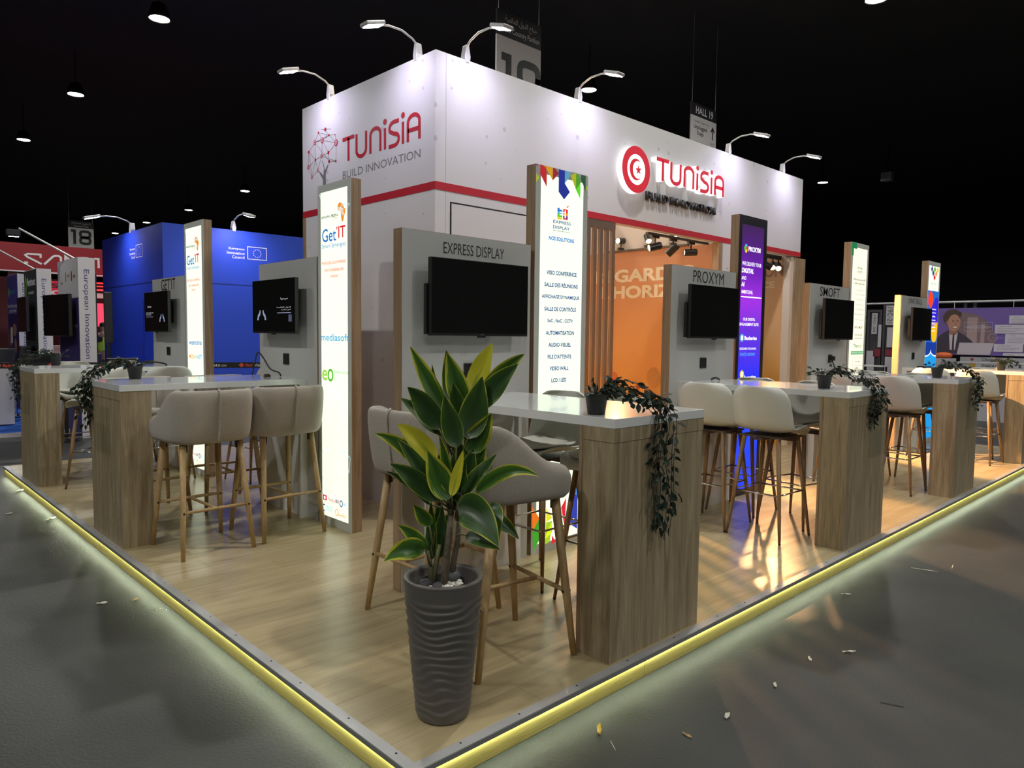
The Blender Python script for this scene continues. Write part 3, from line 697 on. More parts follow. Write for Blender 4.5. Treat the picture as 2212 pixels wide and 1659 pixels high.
def tri(t, m, *polys): 
    for p in polys: pass
    return decal('triangle_print', t, m, *polys, y=-.0012)
def express(t):
    w = .51; T = 2.558
    tri(t, ink('tri_red', (.55, .01, .02), .6), [(.036, T), (.090, T), (.098, 2.50), (.098, 2.425), (.036, 2.50)])
    tri(t, ink('tri_dred', (.33, .01, .03), .6), [(.155, T), (.178, T), (.212, 2.53), (.155, 2.475)], [(.0, T), (.018, T), (.004, 2.54)])
    tri(t, ink('tri_gold', (.62, .33, .01), .7), [(.060, T), (.155, T), (.155, 2.475), (.100, 2.535)])
    tri(t, ink('tri_blue', (.004, .018, .30), .7), [(.213, T), (.272, T), (.272, 2.475), (.325, 2.425), (.268, 2.368), (.213, 2.412)])
    tri(t, ink('tri_sky', (.10, .33, .50), .7), [(.272, T), (.325, T), (.325, 2.53), (.272, 2.475)])
    tri(t, ink('tri_lime', (.40, .45, .01), .7), [(.330, 2.535), (.375, T), (.385, T), (.385, 2.45)], [(0, 2.50), (.030, 2.475), (0, 2.44)], [(.510, 2.45), (.485, 2.475), (.510, 2.50)])
    tri(t, ink('tri_green', (.06, .30, .01), .7), [(.385, T), (.402, T), (.432, 2.505), (.385, 2.45)])
    tri(t, ink('tri_bgreen', (.10, .62, .01), .8), [(.385, 2.45), (.432, 2.505), (.432, 2.395)])
    tri(t, ink('tri_dgreen', (.01, .09, .03), .6), [(.440, T), (.485, T), (.485, 2.455), (.434, 2.53)])
    for k, (m, z0) in enumerate(((BLU, 2.295), (LBL, 2.275), (GRN, 2.258), (YEL, 2.243))):
        obj('logo', MB().box(.206, -.0012, z0 - .012, .226, 0, z0 + .012).box(.226, -.0012, z0 - .010 if k != 1 else z0 - .006, .252, 0, z0 + .002), m, t)
    for k, (m, z0) in enumerate(((RDI, 2.292), (ORI, 2.272), (PUR, 2.252))):
        obj('logo', MB().box(.290, -.0012, z0 - .012, .308, 0, z0 + .012).box(.262, -.0012, z0 - .008, .276, 0, z0 + .008), m, t)
    obj('logo', MB().box(.262, -.0012, 2.236, .308, 0, 2.246).box(.262, -.0012, 2.298, .300, 0, 2.306).box(.298, -.0012, 2.318, .308, 0, 2.328).box(.312, -.0012, 2.325, .318, 0, 2.332), RDI, t)
    text('EXPRESS', .166, .340, 2.203, 2.224, NAVY, t, y=-.001, bold=.015); text('DISPLAY', .166, .330, 2.168, 2.189, NAVY, t, y=-.001, bold=.015)
    text('More Display, More Business', .166, .338, 2.150, 2.159, BLK, t, y=-.001, bold=.01)
    text('NOS SOLUTIONS', .126, .376, 2.088, 2.115, BLU, t, y=-.001, bold=.035)
    for k, (s, a, b) in enumerate((('VISIO CONFERENCE', .109, .408), ('SALLE DES R\u00c9UNIONS', .091, .423), ('AFFICHAGE DYNAMIQUE', .067, .440), ('SALLE DE CONTR\u00d4LE', .094, .408), ('SoC , NoC , CCTV', .125, .377), ('AUTOMATISATION', .111, .391), ('AUDIO-VISUEL', .137, .362), ("FILE D'ATTENTE", .132, .367), ('VIDEO WALL', .152, .342), ('LCD / LED', .172, .321))):
        z = 1.876 - k * .0795; text(s, a, b, z - .014, z + (.020 if k in (1, 3) else .014), NAVY, t, y=-.001, bold=.03)
    # bright triangles near the foot
    zs = .0
    tri(t, ink('tri_or', (.85, .18, .01)), [(.0, .33), (.075, .24), (.01, .16)]); tri(t, ink('tri_g2', (.04, .35, .02)), [(.01, .16), (.075, .24), (.075, .09), (.02, .02)])
    tri(t, ink('tri_ye', (.80, .78, .02)), [(.14, .30), (.20, .22), (.14, .20)], [(.12, .08), (.20, .20), (.20, .12)]); tri(t, ink('tri_l2', (.38, .62, .02)), [(.14, .20), (.20, .20), (.18, .06), (.13, .05)])
    tri(t, RDI, [(.29, .28), (.34, .34), (.33, .12)], [(.20, .10), (.24, .05), (.20, .04)]); tri(t, LBL, [(.34, .38), (.46, .52), (.46, .34)])
    tri(t, ink('tri_b3', (.02, .05, .45)), [(.38, .34), (.46, .42), (.46, .10), (.36, .16)]); tri(t, ink('tri_teal', (.01, .16, .18)), [(.30, .66), (.42, .74), (.44, .60), (.40, .52)], [(.22, .44), (.27, .40), (.26, .47)])
def proxym(t):
    W = WHT
    text('PROXYM', .168, .392, 2.246, 2.290, W, t, y=-.001, bold=.03)
    for k, m in enumerate((LBL, RDI, YEL, GRN)):
        a = PI / 2 - k * PI / 2; decal('logo', t, m, disc(.124 + .018 * math.cos(a), 2.268 + .022 * math.sin(a), .022, .018, 16), y=-.0012 - k * .0003)
    text('WE DELIVER YOUR', .062, .419, 2.115, 2.150, W, t, y=-.001, bold=.01); text('DIGITAL', .060, .277, 2.048, 2.092, W, t, y=-.001, bold=.035, shear=.15)
    text('AND', .060, .144, 1.986, 2.018, W, t, y=-.001, bold=.01); text('AI', .057, .116, 1.926, 1.966, W, t, y=-.001, bold=.035, shear=.15)
    text('AMBITIONS.', .060, .274, 1.862, 1.894, W, t, y=-.001, bold=.01); obj('rule', MB().box(.060, -.0012, 1.828, .440, 0, 1.838), W, t)
    text('OUR DIGITAL', .111, .334, 1.618, 1.644, W, t, y=-.001, bold=.015); text('ENGAGEMENT SUITE', .052, .402, 1.572, 1.598, W, t, y=-.001, bold=.015)
    decal('logo', t, LBL, disc(.101, 1.461, .037, .038), y=-.0012); obj('logo', MB().box(.084, -.002, 1.440, .118, -.0013, 1.482), W, t)
    text('Bankerise', .148, .376, 1.440, 1.478, W, t, y=-.001, bold=.025); text('DESIGNED FOR BANKS', .068, .371, 1.352, 1.372, W, t, y=-.001, bold=.01)
    text('loved by customers', .074, .354, 1.285, 1.335, LBL, t, y=-.001, shear=.3, bold=.01)
    decal('logo', t, YEL, disc(.121, 1.128, .037, .038), y=-.0012); obj('logo', MB().box(.104, -.002, 1.108, .138, -.0013, 1.150), W, t)
    text('Insurise', .164, .384, 1.075, 1.118, W, t, y=-.001, bold=.025); text('proxym', .06, .26, .70, .73, W, t, y=-.001)
def smoft(t):
    obj('corner_print', MB().box(.0, -.0012, 2.41, .060, -.0004, 2.556).box(.06, -.0012, 2.49, .15, -.0004, 2.556), DGR, t)
    text('smoft', .190, .338, 2.222, 2.262, GRY, t, y=-.001, bold=.01)
    mt = MB()
    for k in range(2): mt.ribbon([(.195 + k * .075, 2.268), (.225 + k * .075, 2.292), (.255 + k * .075, 2.268)], .008, -.001, 0)
    obj('logo', mt, DGR, t)
    text('What does your ERP', .085, .445, 2.128, 2.160, BLK, t, y=-.001, bold=.01); text('really cost you?', .115, .415, 2.085, 2.117, BLK, t, y=-.001, bold=.01)
    for k, s in enumerate(('License', 'Implementation', 'Training', 'Custom Dev', 'Consolidation', 'Maintenance')):
        z = 2.03 - k * .0555; h = .036 + .009 * len(s)
        text(s, .285 - h, .285 + h, z - .012, z + .012, GRY, t, y=-.001); obj('text_box', MB().ribbon(rect(.285 - h - .02, z - .022, .285 + h + .02, z + .022), .002, -.0008, 0, closed=True), PALE, t)
    obj('rule', MB().box(.17, -.001, 1.685, .44, 0, 1.688), GRY, t)
    text('WITH SMOFT', .172, .412, 1.585, 1.612, BLK, t, y=-.001, bold=.01); text('You only pay', .178, .412, 1.495, 1.528, BLK, t, y=-.001); text('the subscription', .184, .412, 1.460, 1.482, BLK, t, y=-.001)
    text("That's it !", .170, .424, 1.365, 1.408, DGR, t, y=-.001, bold=.012)
    obj('green_band', MB().box(.100, -.0012, 1.285, .470, 0, 1.322), ink('band', (.03, .38, .09)), t); text('EVERYTHING IS INCLUDED', .115, .455, 1.294, 1.313, WHT, t, y=-.0015)
    obj('text_box', MB().ribbon(rect(.165, 1.04, .44, 1.245), .003, -.0008, 0, closed=True), GRY, t)
    text('You sleep', .215, .385, 1.185, 1.212, BLK, t, y=-.001); text('our AI agents keep working', .18, .43, 1.148, 1.162, BLK, t, y=-.001); text('automate everything daily', .18, .43, 1.112, 1.124, GRY, t, y=-.001); text('without a single mistake', .18, .43, 1.078, 1.090, GRY, t, y=-.001)
def smart(t):
    dm = [(.15, 2.455, PUR), (.275, 2.455, GRN), (.40, 2.455, YEL), (.212, 2.40, NAVY), (.34, 2.40, ORI), (.275, 2.345, RDI)]
    for x, z, m in dm: decal('logo', t, m, [(x - .052, z), (x, z - .047), (x + .052, z), (x, z + .047)], y=-.0012)
    text('SMART SKILLS', .115, .425, 2.240, 2.268, GRY, t, y=-.001); text('Technology and Innovation', .13, .41, 2.212, 2.222, GRY, t, y=-.001)
    B0 = ink('art_blue', (.01, .14, .60), .8); B1 = ink('art_royal', (.03, .015, .62), .8); B2 = ink('art_azure', (.01, .34, .85), .8); B3 = ink('art_navy', (.005, .04, .32), .8); RO = ink('art_red', (.95, .05, .005), .9); YO = ink('art_yellow', (.85, .50, .005), .9); LI = ink('art_lilac', (.45, .25, .50), .8)
    decal('art_print', t, B0, rect(.03, .06, .505, 2.155), y=-.0008)
    decal('art_print', t, RO, disc(.155, 2.03, .105, .118), y=-.0012); decal('art_print', t, B1, [(.20, 1.915), (.28, 1.98), (.36, 2.06), (.43, 2.075), (.505, 2.04), (.505, 1.70), (.20, 1.70)], y=-.0012)
    decal('art_print', t, LI, rect(.20, 1.56, .505, 1.72), y=-.0014); decal('art_print', t, YO, [(.505, 1.72), (.22, 1.62), (.24, 1.55)] + arc(.38, 1.52, .115, .09, 190, 360) + [(.505, 1.6)], y=-.0016)
    for k, s in enumerate(('Mobile', 'Digital', '&', 'Innovative', 'AI in', 'Service', 'Solutions')): text(s, .25 - .001 * k, .41, 1.888 - k * .0505, 1.908 - k * .0505, WHT, t, y=-.002, bold=.02)
    decal('art_print', t, B3, rect(.03, 1.25, .505, 1.43), y=-.0011)
    wv = [(.03, 1.245)] + arc(.03, 1.31, .235, .075, 275, 350, 8) + [(.265, 1.31)] + arc(.505, 1.31, .24, .075, 190, 270, 8)
    decal('art_print', t, B2, wv + [(.505, .06), (.03, .06)], y=-.0014); obj('art_print', MB().ribbon(wv, .016, -.002, -.0012), WHT, t)
    decal('art_print', t, YEL, [(.06, .85), (.30, .85), (.22, .55), (.10, .15), (.05, .10)], y=-.0018); decal('art_print', t, RO, [(.03, .75), (.09, .55), (.08, .15), (.03, .12)], y=-.0022)

PFACE = grad_z('purple_print', [(0, (.004, .03, .75)), (.28, (.008, .05, .90)), (.43, (.01, .02, .72)), (.60, (.10, .02, .52)), (.70, (.26, .02, .58)), (.80, (.12, .006, .36)), (.90, (.05, .003, .14)), (.97, (.03, .004, .06))], 0, 2.56, emit=COLUMN * .95)
R0, L0 = 1.42, 1.39
H = -PI / 2
# right row: walls face the right platform edge; left row: walls face the left platform edge
PANX = [.955, 3.549, 6.065, 8.755]; COLX = [1.995, 4.587, 7.09, 9.77]; PILX = [1.1155, 3.677, 6.1565, 8.893]
WORDS = [('EXPRESS DISPLAY', .289, .767, 1.925, 1.990, 0), ('PROXYM', .309, .795, 1.915, 2.015, 0), ('SMOFT', .237, .750, 1.915, 2.015, .003), ('SMART SKILLS', .284, .801, 1.945, 2.018, 0)]
WL = ['nearest grey display wall, wood edged, behind the big potted plant', 'grey display wall left of the purple and blue light column',
      'grey display wall left of the light column with a green corner, charger plugged in', 'farthest grey display wall on the right, its wood edge lit orange']
TL = ['dark television on the display wall behind the big potted plant', 'dark television on the display wall beside the purple light column',
      'dark television beside the light column with a green corner', 'small dark television on the farthest right display wall']
CLB = ['white topped bar counter with wood end, nearest to the camera beside the big potted plant', 'bar counter with wood end and four white stools in front of the purple column',
      'bar counter with wood end beside the single pinkish lit stool', 'far right bar counter with its wood end lit orange at the picture edge']
for i in range(4):
    s, a, b, c, d, bo = WORDS[i]
    display_wall(WL[i], (PANX[i], R0, 0), 0, s, a, b, c, d, sx=(.49, .49, .55, .54)[i], bold=bo)
    television(TL[i], (PANX[i], R0, 0), 0, (.49, .48, .49, .49)[i])
    counter(CLB[i], (PANX[i], R0, 0), 0, PILX[i] - PANX[i])
express(light_column('lit white column with coloured triangles on top and a list of services', (COLX[0], R0, 0), 0))
proxym(light_column('purple to blue lit column with black border', (COLX[1], R0, 0), 0, PFACE, BBORD, (.05, .06, .08, .06)))
smoft(light_column('lit cream column with a dark green top corner', (COLX[2], R0, 0), 0, glow('lit_cream', (.92, .88, .68), COLUMN)))
smart(light_column('lit column with coloured diamonds above blue and red artwork', (COLX[3], R0, 0), 0, None, None, (.03, .05, .06, .06), w=.53))
PANY = [4.156, 6.916]
display_wall('grey display wall without wording in the left row, beside the nearest lit white column', (L0, PANY[0], 0), H, None, 0, 0, 0, 0, sx=.50)
display_wall('grey display wall in the left row in front of the blue booth', (L0, PANY[1], 0), H, "GET'IT", .300, .738, 1.905, 2.030, sx=.51)
television('television showing white Arabic text and two hands, nearest in the left row', (L0, PANY[0], 0), H, .50, 1)
television('television showing small text and two hands, in front of the blue booth', (L0, PANY[1], 0), H, .463, 2)
counter('long white bar counter of the left row with two beige stools in front', (L0, PANY[0], 0), H, .108, -1.345, .73)
counter('bar counter of the left row farthest left, its wood end near the platform corner', (L0, PANY[1], 0), H, .27, -1.345, .73)
getit(light_column('lit white column standing left of the booth corner, large orange map near its top', (L0, 3.133, 0), H, w=.47), True)
getit(light_column('lit white column before the blue booth, farther one of two with orange map', (L0, 5.90, 0), H, w=.51), False)
holder('clear brochure holder on the nearest wood counter end, right of the hanging vine', (PANX[0], R0, 0), 0, .39, .635, .64, .955, -1.363)
holder('clear brochure holder on the wood counter end beside the white stools', (PANX[1], R0, 0), 0, .50, .74, .62, .93, -1.363)
holder('clear brochure holder on the third wood counter end of the right row', (PANX[2], R0, 0), 0, .42, .66, .62, .93, -1.363)
holder('clear brochure holder on the wood end of the long left counter', (L0, PANY[0], 0), H, .36, .60, .62, .93, -1.342)
holder('clear brochure holder on the wood end of the farthest left counter', (L0, PANY[1], 0), H, .50, .74, .66, .95, -1.342)
# things on the counters
def cable(label, pts, m=BLACK, r=.006, ends=True, name='cable'):
    P = [Vector(p) for p in pts]; Q = []
    for i in range(len(P) - 1):
        p0, p1, p2, p3 = P[max(i - 1, 0)], P[i], P[i + 1], P[min(i + 2, len(P) - 1)]
        for k in range(6):
            t = k / 6; Q.append(.5 * ((2 * p1) + (p2 - p0) * t + (2 * p0 - 5 * p1 + 4 * p2 - p3) * t * t + (3 * p1 - p0 - 3 * p2 + p3) * t ** 3))
    Q.append(P[-1]); o = obj(name, MB().tube(Q, r, 8), m, smooth=True); return tag(o, label, 'cable')
cable('black cable loop standing on the long left counter by the display wall', [(1.22, 3.93, 1.107), (1.27, 3.99, 1.20), (1.30, 4.00, 1.29), (1.31, 3.92, 1.25), (1.315, 3.80, 1.16), (1.33, 3.68, 1.135), (1.34, 3.66, 1.105)])
tag(obj('cable_grommet', MB().lathe([(.028, 1.1003), (.028, 1.112), (.018, 1.122), (.004, 1.124)], 14, (1.25, 3.72, 0)), BROWNP), 'small brown cable grommet on the long left counter', 'grommet')
cable('short blue tipped cable on the far left counter', [(1.15, 6.45, 1.135), (1.22, 6.38, 1.13), (1.28, 6.28, 1.118), (1.30, 6.22, 1.105)], r=.008)
cable('black charger cable hanging from the socket to the counter beside the green cornered column', [(6.615, 1.395, 1.235), (6.60, 1.36, 1.17), (6.62, 1.33, 1.12), (6.70, 1.26, 1.107), (6.66, 1.18, 1.107)], r=.006)
tag(obj('charger', MB().box(6.59, 1.365, 1.225, 6.64, 1.405, 1.275), BLACK, bevel=.006), 'black charger plugged in the socket beside the green cornered column', 'charger')
cable('small black plug end on the counter before the purple column', [(4.03, 1.33, 1.108), (4.05, 1.30, 1.125), (4.07, 1.27, 1.108)], r=.008)
tag(obj('phone', MB().box(9.28, 1.22, 1.1005, 9.36, 1.36, 1.112), BLACK, bevel=.004), 'black handset lying on the far right counter', 'phone')

# ------------------------------------------------------------------ stools
def lerp(a, b, t): return a + (b - a) * t
def smooth(t): t = max(0, min(1, t)); return t * t * (3 - 2 * t)
def taupe_stool():
    t = thing('upholstered_stool', '', 'bar stool')
    # plan path of the wrap-around shell, front left round the back to front right
    path = [(-.272, .215), (-.275, .15), (-.276, .08), (-.276, .01), (-.274, -.06), (-.268, -.13)]
    path += [(-.268 + .13 - .13 * math.cos(a), -.13 - .125 * math.sin(a)) for a in [k * PI / 12 for k in range(1, 7)]]
    path += [(-.07, -.257), (0, -.259), (.07, -.257)]
    path += [(-x, y) for x, y in reversed(path[:12])]
    rows = []
    for i, (x, y) in enumerate(path):
        a = Vector(path[max(i - 1, 0)]); b = Vector(path[min(i + 1, len(path) - 1)])
        d = (b - a).normalized(); n = Vector((-d.y, d.x)) * -1                    # outward
        if n.dot(Vector((x, y - .02))) < 0: n = -n
        bk = smooth((-y + .10) / .22); top = lerp(.905, 1.085, bk); lean = .045 * bk
        endr = .03 if i in (0, len(path) - 1) else 0
        def P(o, z):
            f = (z - .73) / .35
            return (x + n.x * o, y + n.y * o - lean * f, z)
        zt = top - endr
        rows.append([P(-.085, .735), P(-.045, .732), P(-.012, .745), P(.002, .79), P(.006, lerp(.79, zt, .5)), P(.002, zt - .035), P(-.012, zt - .006), P(-.032, zt), P(-.052, zt - .010), P(-.062, zt - .045), P(-.064, lerp(.80, zt, .4)), P(-.075, .80)])
    m = MB().grid([r for r in rows], closed=True)
    k = len(rows[0]); m.f.append(list(range(k))); m.mi.append(0); e = (len(rows) - 1) * k; m.f.append([e + q for q in range(k)]); m.mi.append(0)
    obj('backrest', m, TAUPE, t, smooth=True, sub=1)
    st = []
    for z in (.735, .757, .80, .88, .98, 1.05, 1.078, 1.088, 1.085): st.append((0, -.2625 - .045 * (z - .73) / .35 - (.004 if .75 < z < 1.06 else -.006 if z < .75 else -.012 if z < 1.08 else -.030), z))
    obj('seam', MB().tube(st, .0065, 6), TAUPE, t, smooth=True)
    sq = [(x, y) for x, y in disc(0, .01, .20, .215, 20)]
    def se(r, z): return [(math.copysign(abs(math.cos(a)) ** .6, math.cos(a)) * .215 * r, .015 + math.copysign(abs(math.sin(a)) ** .6, math.sin(a)) * .215 * r, z) for a in [2 * PI * q / 24 for q in range(24)]]
    m = MB().grid([se(.80, .722), se(1.0, .735), se(1.03, .78), se(1.0, .815), se(.9, .828), se(.5, .836), se(.05, .838)], closed=True); m.f.append(list(range(24))); m.mi.append(0)
    obj('seat', m, TAUPE, t, smooth=True)
    sl = MB()
    for x in (-.14, -.085, -.03, .03, .085, .14):
        sl.tube([(x, -.188 - .04 * (z - .73) / .35, z) for z in (.84, .92, 1.0, 1.06)], .0035, 5)
    obj('stitching', sl, SEAM, t)
    for sx in (-1, 1):
        for sy in (-1, 1):
            T = Vector((sx * .185, sy * .165 + .01, .735)); F = Vector((sx * .236, sy * .258, 0))
            lg = obj('leg', MB().tube([T, lerp(T, F, .6), F], [.0215, .019, .0135], 12), LEGW, t, smooth=True)
            B = lerp(T, F, .03); obj('bracket', MB().box(B.x - .006 - .018 * sx, B.y - .012, .68, B.x + .006 - .018 * sx, B.y + .012, .728), BLACK, lg)
            S = lerp(T, F, .595); obj('bolt', MB().lathe([(.007, -.0215), (.007, -.019), (.007, .019), (.007, .0215)], 8, (S.x, S.y, S.z), axis='y'), BLACK, lg)
    for sy in (-1, 1):
        z = .30; f = 1 - z / .735
        obj('stretcher', MB().tube([(-lerp(.185, .236, f), sy * lerp(.165, .258, f), z), (lerp(.185, .236, f), sy * lerp(.165, .258, f), z)], .011, 8), LEGW, t, smooth=True)
    y = lerp(.165, .258, 1 - .30 / .735); obj('stretcher', MB().tube([(0, -y, .30), (0, y, .30)], .0105, 8), LEGW, t, smooth=True)
    return t
def white_stool():
    t = thing('shell_stool', '', 'bar stool')
    prof = [(.235, .748, .150), (.228, .768, .180), (.20, .782, .205), (.12, .783, .222), (.02, .776, .232), (-.08, .778, .240), (-.150, .795, .243), (-.190, .835, .243), (-.212, .89, .240), (-.228, .95, .238), (-.242, 1.01, .231), (-.253, 1.055, .216), (-.259, 1.088, .190), (-.262, 1.108, .155), (-.263, 1.117, .11)]
    rows = []
    for i, (y, z, h) in enumerate(prof):
        f = smooth((i - 4) / 4.); seat = 1 - f; r = []
        for k in range(13):
            u = -1 + k / 6; s = abs(u) ** 2.2
            front = smooth(i / 3.)
            r.append((h * u, y + f * .085 * s, z + seat * front * .045 * abs(u) ** 3 - (1 - front) * .012 * s))
        rows.append(r)
    obj('shell', MB().grid(rows), WPLAST, t, smooth=True, solid=.014, sub=1)
    rows = []
    for y, h in ((.20, .12), (.19, .16), (.12, .185), (.02, .195), (-.07, .195), (-.12, .17), (-.13, .12)):
        rows.append([(h * u, y, .796 + .012 * (1 - u * u) + .030 * abs(u) ** 3 + (.012 if y < -.1 else 0)) for u in [-1 + k / 4 for k in range(9)]])
    obj('seat_pad', MB().grid(rows), PAD, t, smooth=True, solid=.014, sub=1)
    obj('under_frame', MB().box(-.17, -.15, .738, .17, .15, .752).box(-.19, -.035, .722, .19, .035, .74).box(-.035, -.18, .722, .035, .18, .74), BROWNP, t, bevel=.004)
    L = {}
    for sx in (-1, 1):
        for sy in (-1, 1):
            T = Vector((sx * .135, sy * .135, .742)); F = Vector((sx * .213, sy * .213, 0)); L[sx, sy] = (T, F)
            lg = obj('leg', MB().tube([T, lerp(T, F, .5), lerp(T, F, .985)], [.0165, .0155, .0095], 12), LEGD, t, smooth=True)
            obj('foot_cap', MB().tube([lerp(T, F, .985), F], [.0098, .0085], 10), BLACK, lg)
    C = [lerp(*L[a], 1 - .335 / .742) for a in ((-1, -1), (1, -1), (1, 1), (-1, 1))]
    for k in range(4): obj('footrest_rod', MB().tube([C[k] + Vector((0, 0, .006 * (k % 2))), C[(k + 1) % 4] + Vector((0, 0, .006 * (k % 2)))], .0065, 8), CHROME, t, smooth=True)
    return t
TS = taupe_stool(); WS = white_stool()
R_ = math.radians
def put(src, first, x, y, deg, label, group):
    if first: src.location = (x, y, 0); src.rotation_euler = (0, 0, R_(deg)); src['label'] = label; src['group'] = group; return src
    return dup(src, (x, y, 0), R_(deg), label, group)
G1 = 'beige upholstered bar stools'
put(TS, True, .475, 3.06, 2, 'beige upholstered stool, back to camera, beside the wood end of the long left counter', G1)
for a in ((1.03, 3.10, 2, 'beige upholstered stool, back to camera, at the long left counter next to the lit column'),
          (.50, 4.27, 180, 'beige upholstered stool across the long left counter, behind its wood end'),
          (1.09, 4.23, 178, 'beige upholstered stool on the far side of the long left counter, nearer the display wall'),
          (.945, 1.11, -88, 'beige upholstered stool left of the big potted plant, at the nearest counter'),
          (.867, .515, -99.5, 'beige upholstered stool directly behind the big potted plant, its armrest towards the camera')):
    put(TS, False, *a, G1)
G2 = 'white shell bar stools'
put(WS, True, 3.70, .62, -93, 'white shell stool, back to camera, beside the second wood counter end before the purple column', G2)
for a in ((3.70, 1.08, -88, 'white shell stool, back to camera, left one of the pair at the second counter'),
          (4.22, .64, 79, 'white shell stool facing the camera across the second counter, beside its wood end'),
          (4.26, 1.14, 92, 'mostly hidden white shell stool across the second counter, nearest the purple column'),
          (1.76, 1.10, 90, 'white shell stool across the nearest counter, before the column with coloured triangles'),
          (1.74, .56, 90, 'white shell stool mostly hidden behind the nearest wood counter end'),
          (6.15, .55, -90, 'pinkish lit white shell stool with its back to the camera at the third counter'),
          (6.17, 1.05, -90, 'white shell stool behind the pinkish stool at the third counter, nearer the display wall'),
          (6.68, .58, 90, 'white shell stool facing the camera on the far side of the third counter'),
          (6.70, 1.06, 90, 'white shell stool on the far side of the third counter beside its display wall'),
          (8.69, .47, -95, 'orange lit white shell stool at the far right counter next to its wood end'),
          (8.72, .98, -90, 'orange lit white shell stool at the far right counter nearer the display wall'),
          (9.28, .60, 90, 'white shell stool on the far side of the far right counter'),
          (.52, 5.66, 42, 'white shell stool turned sideways beside the farthest left counter end'),
          (1.08, 5.66, 0, 'white shell stool at the farthest left counter with its back towards the long left counter'),
          (.60, 6.92, 180, 'white shell stool facing the camera behind the farthest left counter, next to the wood end'),
          (1.12, 6.94, 180, 'white shell stool behind the farthest left counter near its display wall'),
          (1.75, 5.05, 100, 'white shell stool half hidden between the two left display walls')):
    put(WS, False, *a, G2)

# ------------------------------------------------------------------ big planter with variegated plant
def leaf_material(name, core, core2, edge, amount):
    m, nt, b = nodes(name); b.inputs['Roughness'].default_value = .38; b.inputs['Specular IOR Level'].default_value = .5
    uv = nt.nodes.new('ShaderNodeUVMap'); sx = nt.nodes.new('ShaderNodeSeparateXYZ'); nt.links.new(uv.outputs[0], sx.inputs[0])
    s1 = nt.nodes.new('ShaderNodeMath'); s1.operation = 'SUBTRACT'; s1.inputs[1].default_value = .5; nt.links.new(sx.outputs['X'], s1.inputs[0])
    ab = nt.nodes.new('ShaderNodeMath'); ab.operation = 'ABSOLUTE'; nt.links.new(s1.outputs[0], ab.inputs[0])
    cb = nt.nodes.new('ShaderNodeCombineXYZ'); m1 = nt.nodes.new('ShaderNodeMath'); m1.operation = 'MULTIPLY'; m1.inputs[1].default_value = 14; nt.links.new(sx.outputs['X'], m1.inputs[0]); nt.links.new(m1.outputs[0], cb.inputs[0])
    m2 = nt.nodes.new('ShaderNodeMath'); m2.operation = 'MULTIPLY'; m2.inputs[1].default_value = 1.6; nt.links.new(sx.outputs['Y'], m2.inputs[0]); nt.links.new(m2.outputs[0], cb.inputs[1])
    oi = nt.nodes.new('ShaderNodeObjectInfo'); nt.links.new(oi.outputs['Random'], cb.inputs[2])
    n = nt.nodes.new('ShaderNodeTexNoise'); n.inputs['Scale'].default_value = 1.6; n.inputs['Detail'].default_value = 3; nt.links.new(cb.outputs[0], n.inputs['Vector'])
    # distance from the midrib plus streaks, more yellow towards the tip
    a1 = nt.nodes.new('ShaderNodeMath'); a1.operation = 'MULTIPLY_ADD'; a1.inputs[1].default_value = .5; nt.links.new(n.outputs['Fac'], a1.inputs[0]); nt.links.new(ab.outputs[0], a1.inputs[2])
    a2 = nt.nodes.new('ShaderNodeMath'); a2.operation = 'MULTIPLY_ADD'; a2.inputs[1].default_value = .26; nt.links.new(sx.outputs['Y'], a2.inputs[0]); nt.links.new(a1.outputs[0], a2.inputs[2])
    r = nt.nodes.new('ShaderNodeValToRGB'); e = r.color_ramp.elements
    e[0].position = amount; e[0].color = (*core, 1); e[1].position = amount + .06; e[1].color = (*edge, 1)
    k = e.new(max(0, amount - .35)); k.color = (*core2, 1)
    nt.links.new(a2.outputs[0], r.inputs['Fac'])
    gt = nt.nodes.new('ShaderNodeMath'); gt.operation = 'GREATER_THAN'; gt.inputs[1].default_value = .486; nt.links.new(ab.outputs[0], gt.inputs[0])
    mx = nt.nodes.new('ShaderNodeMixRGB'); mx.inputs['Color2'].default_value = (*edge, 1); nt.links.new(gt.outputs[0], mx.inputs['Fac']); nt.links.new(r.outputs['Color'], mx.inputs['Color1'])
    nt.links.new(mx.outputs['Color'], b.inputs['Base Color'])
    b.inputs['Transmission Weight'].default_value = 0
    return m
LEAFG = leaf_material('leaf_green', (.040, .105, .012), (.016, .050, .008), (.46, .46, .05), .86)
LEAFV = leaf_material('leaf_variegated', (.060, .16, .014), (.024, .075, .009), (.52, .50, .04), .74)
LEAFY = leaf_material('leaf_yellow', (.30, .36, .02), (.10, .17, .015), (.52, .50, .03), .36)
STEM = mat('cane_bark', (.13, .105, .07), .8, bump=.9, bscale=60, var=.35, vscale=40)
PETI = mat('petiole_green', (.16, .15, .07), .55)
SOIL = mat('potting_soil', (.03, .024, .018), .95, bump=1, bscale=90)
POTM = mat('planter_taupe', (.115, .107, .096), .42, spec=.4)
PC = Vector((.318, .236, 0))
pt = thing('potted_cordyline', 'tall leafy plant with yellow edged leaves in a wavy ridged planter', 'potted plant', PC)
rows = []; SEG = 72; NH = 150
for i in range(NH + 1):
    z = .006 + (.535 - .006) * i / NH; f = z / .535; rad = lerp(.098, .150, f); row = []
    for k in range(SEG):
        a = 2 * PI * k / SEG
        fade = smooth(z / .03) * smooth((.485 - z) / .02)
        ph = z * 30 + .38 * math.sin(2 * a + z * 14) + .30 * math.sin(3 * a - z * 11 + 1.2) + .18 * math.sin(5 * a + z * 23)
        q = ph % 1.0; rd = .0075 * (q if q < .78 else (1 - q) / .22 * .78) * fade
        row.append((rad * math.cos(a) + rd * math.cos(a), rad * math.sin(a) + rd * math.sin(a), z))
    rows.append(row)
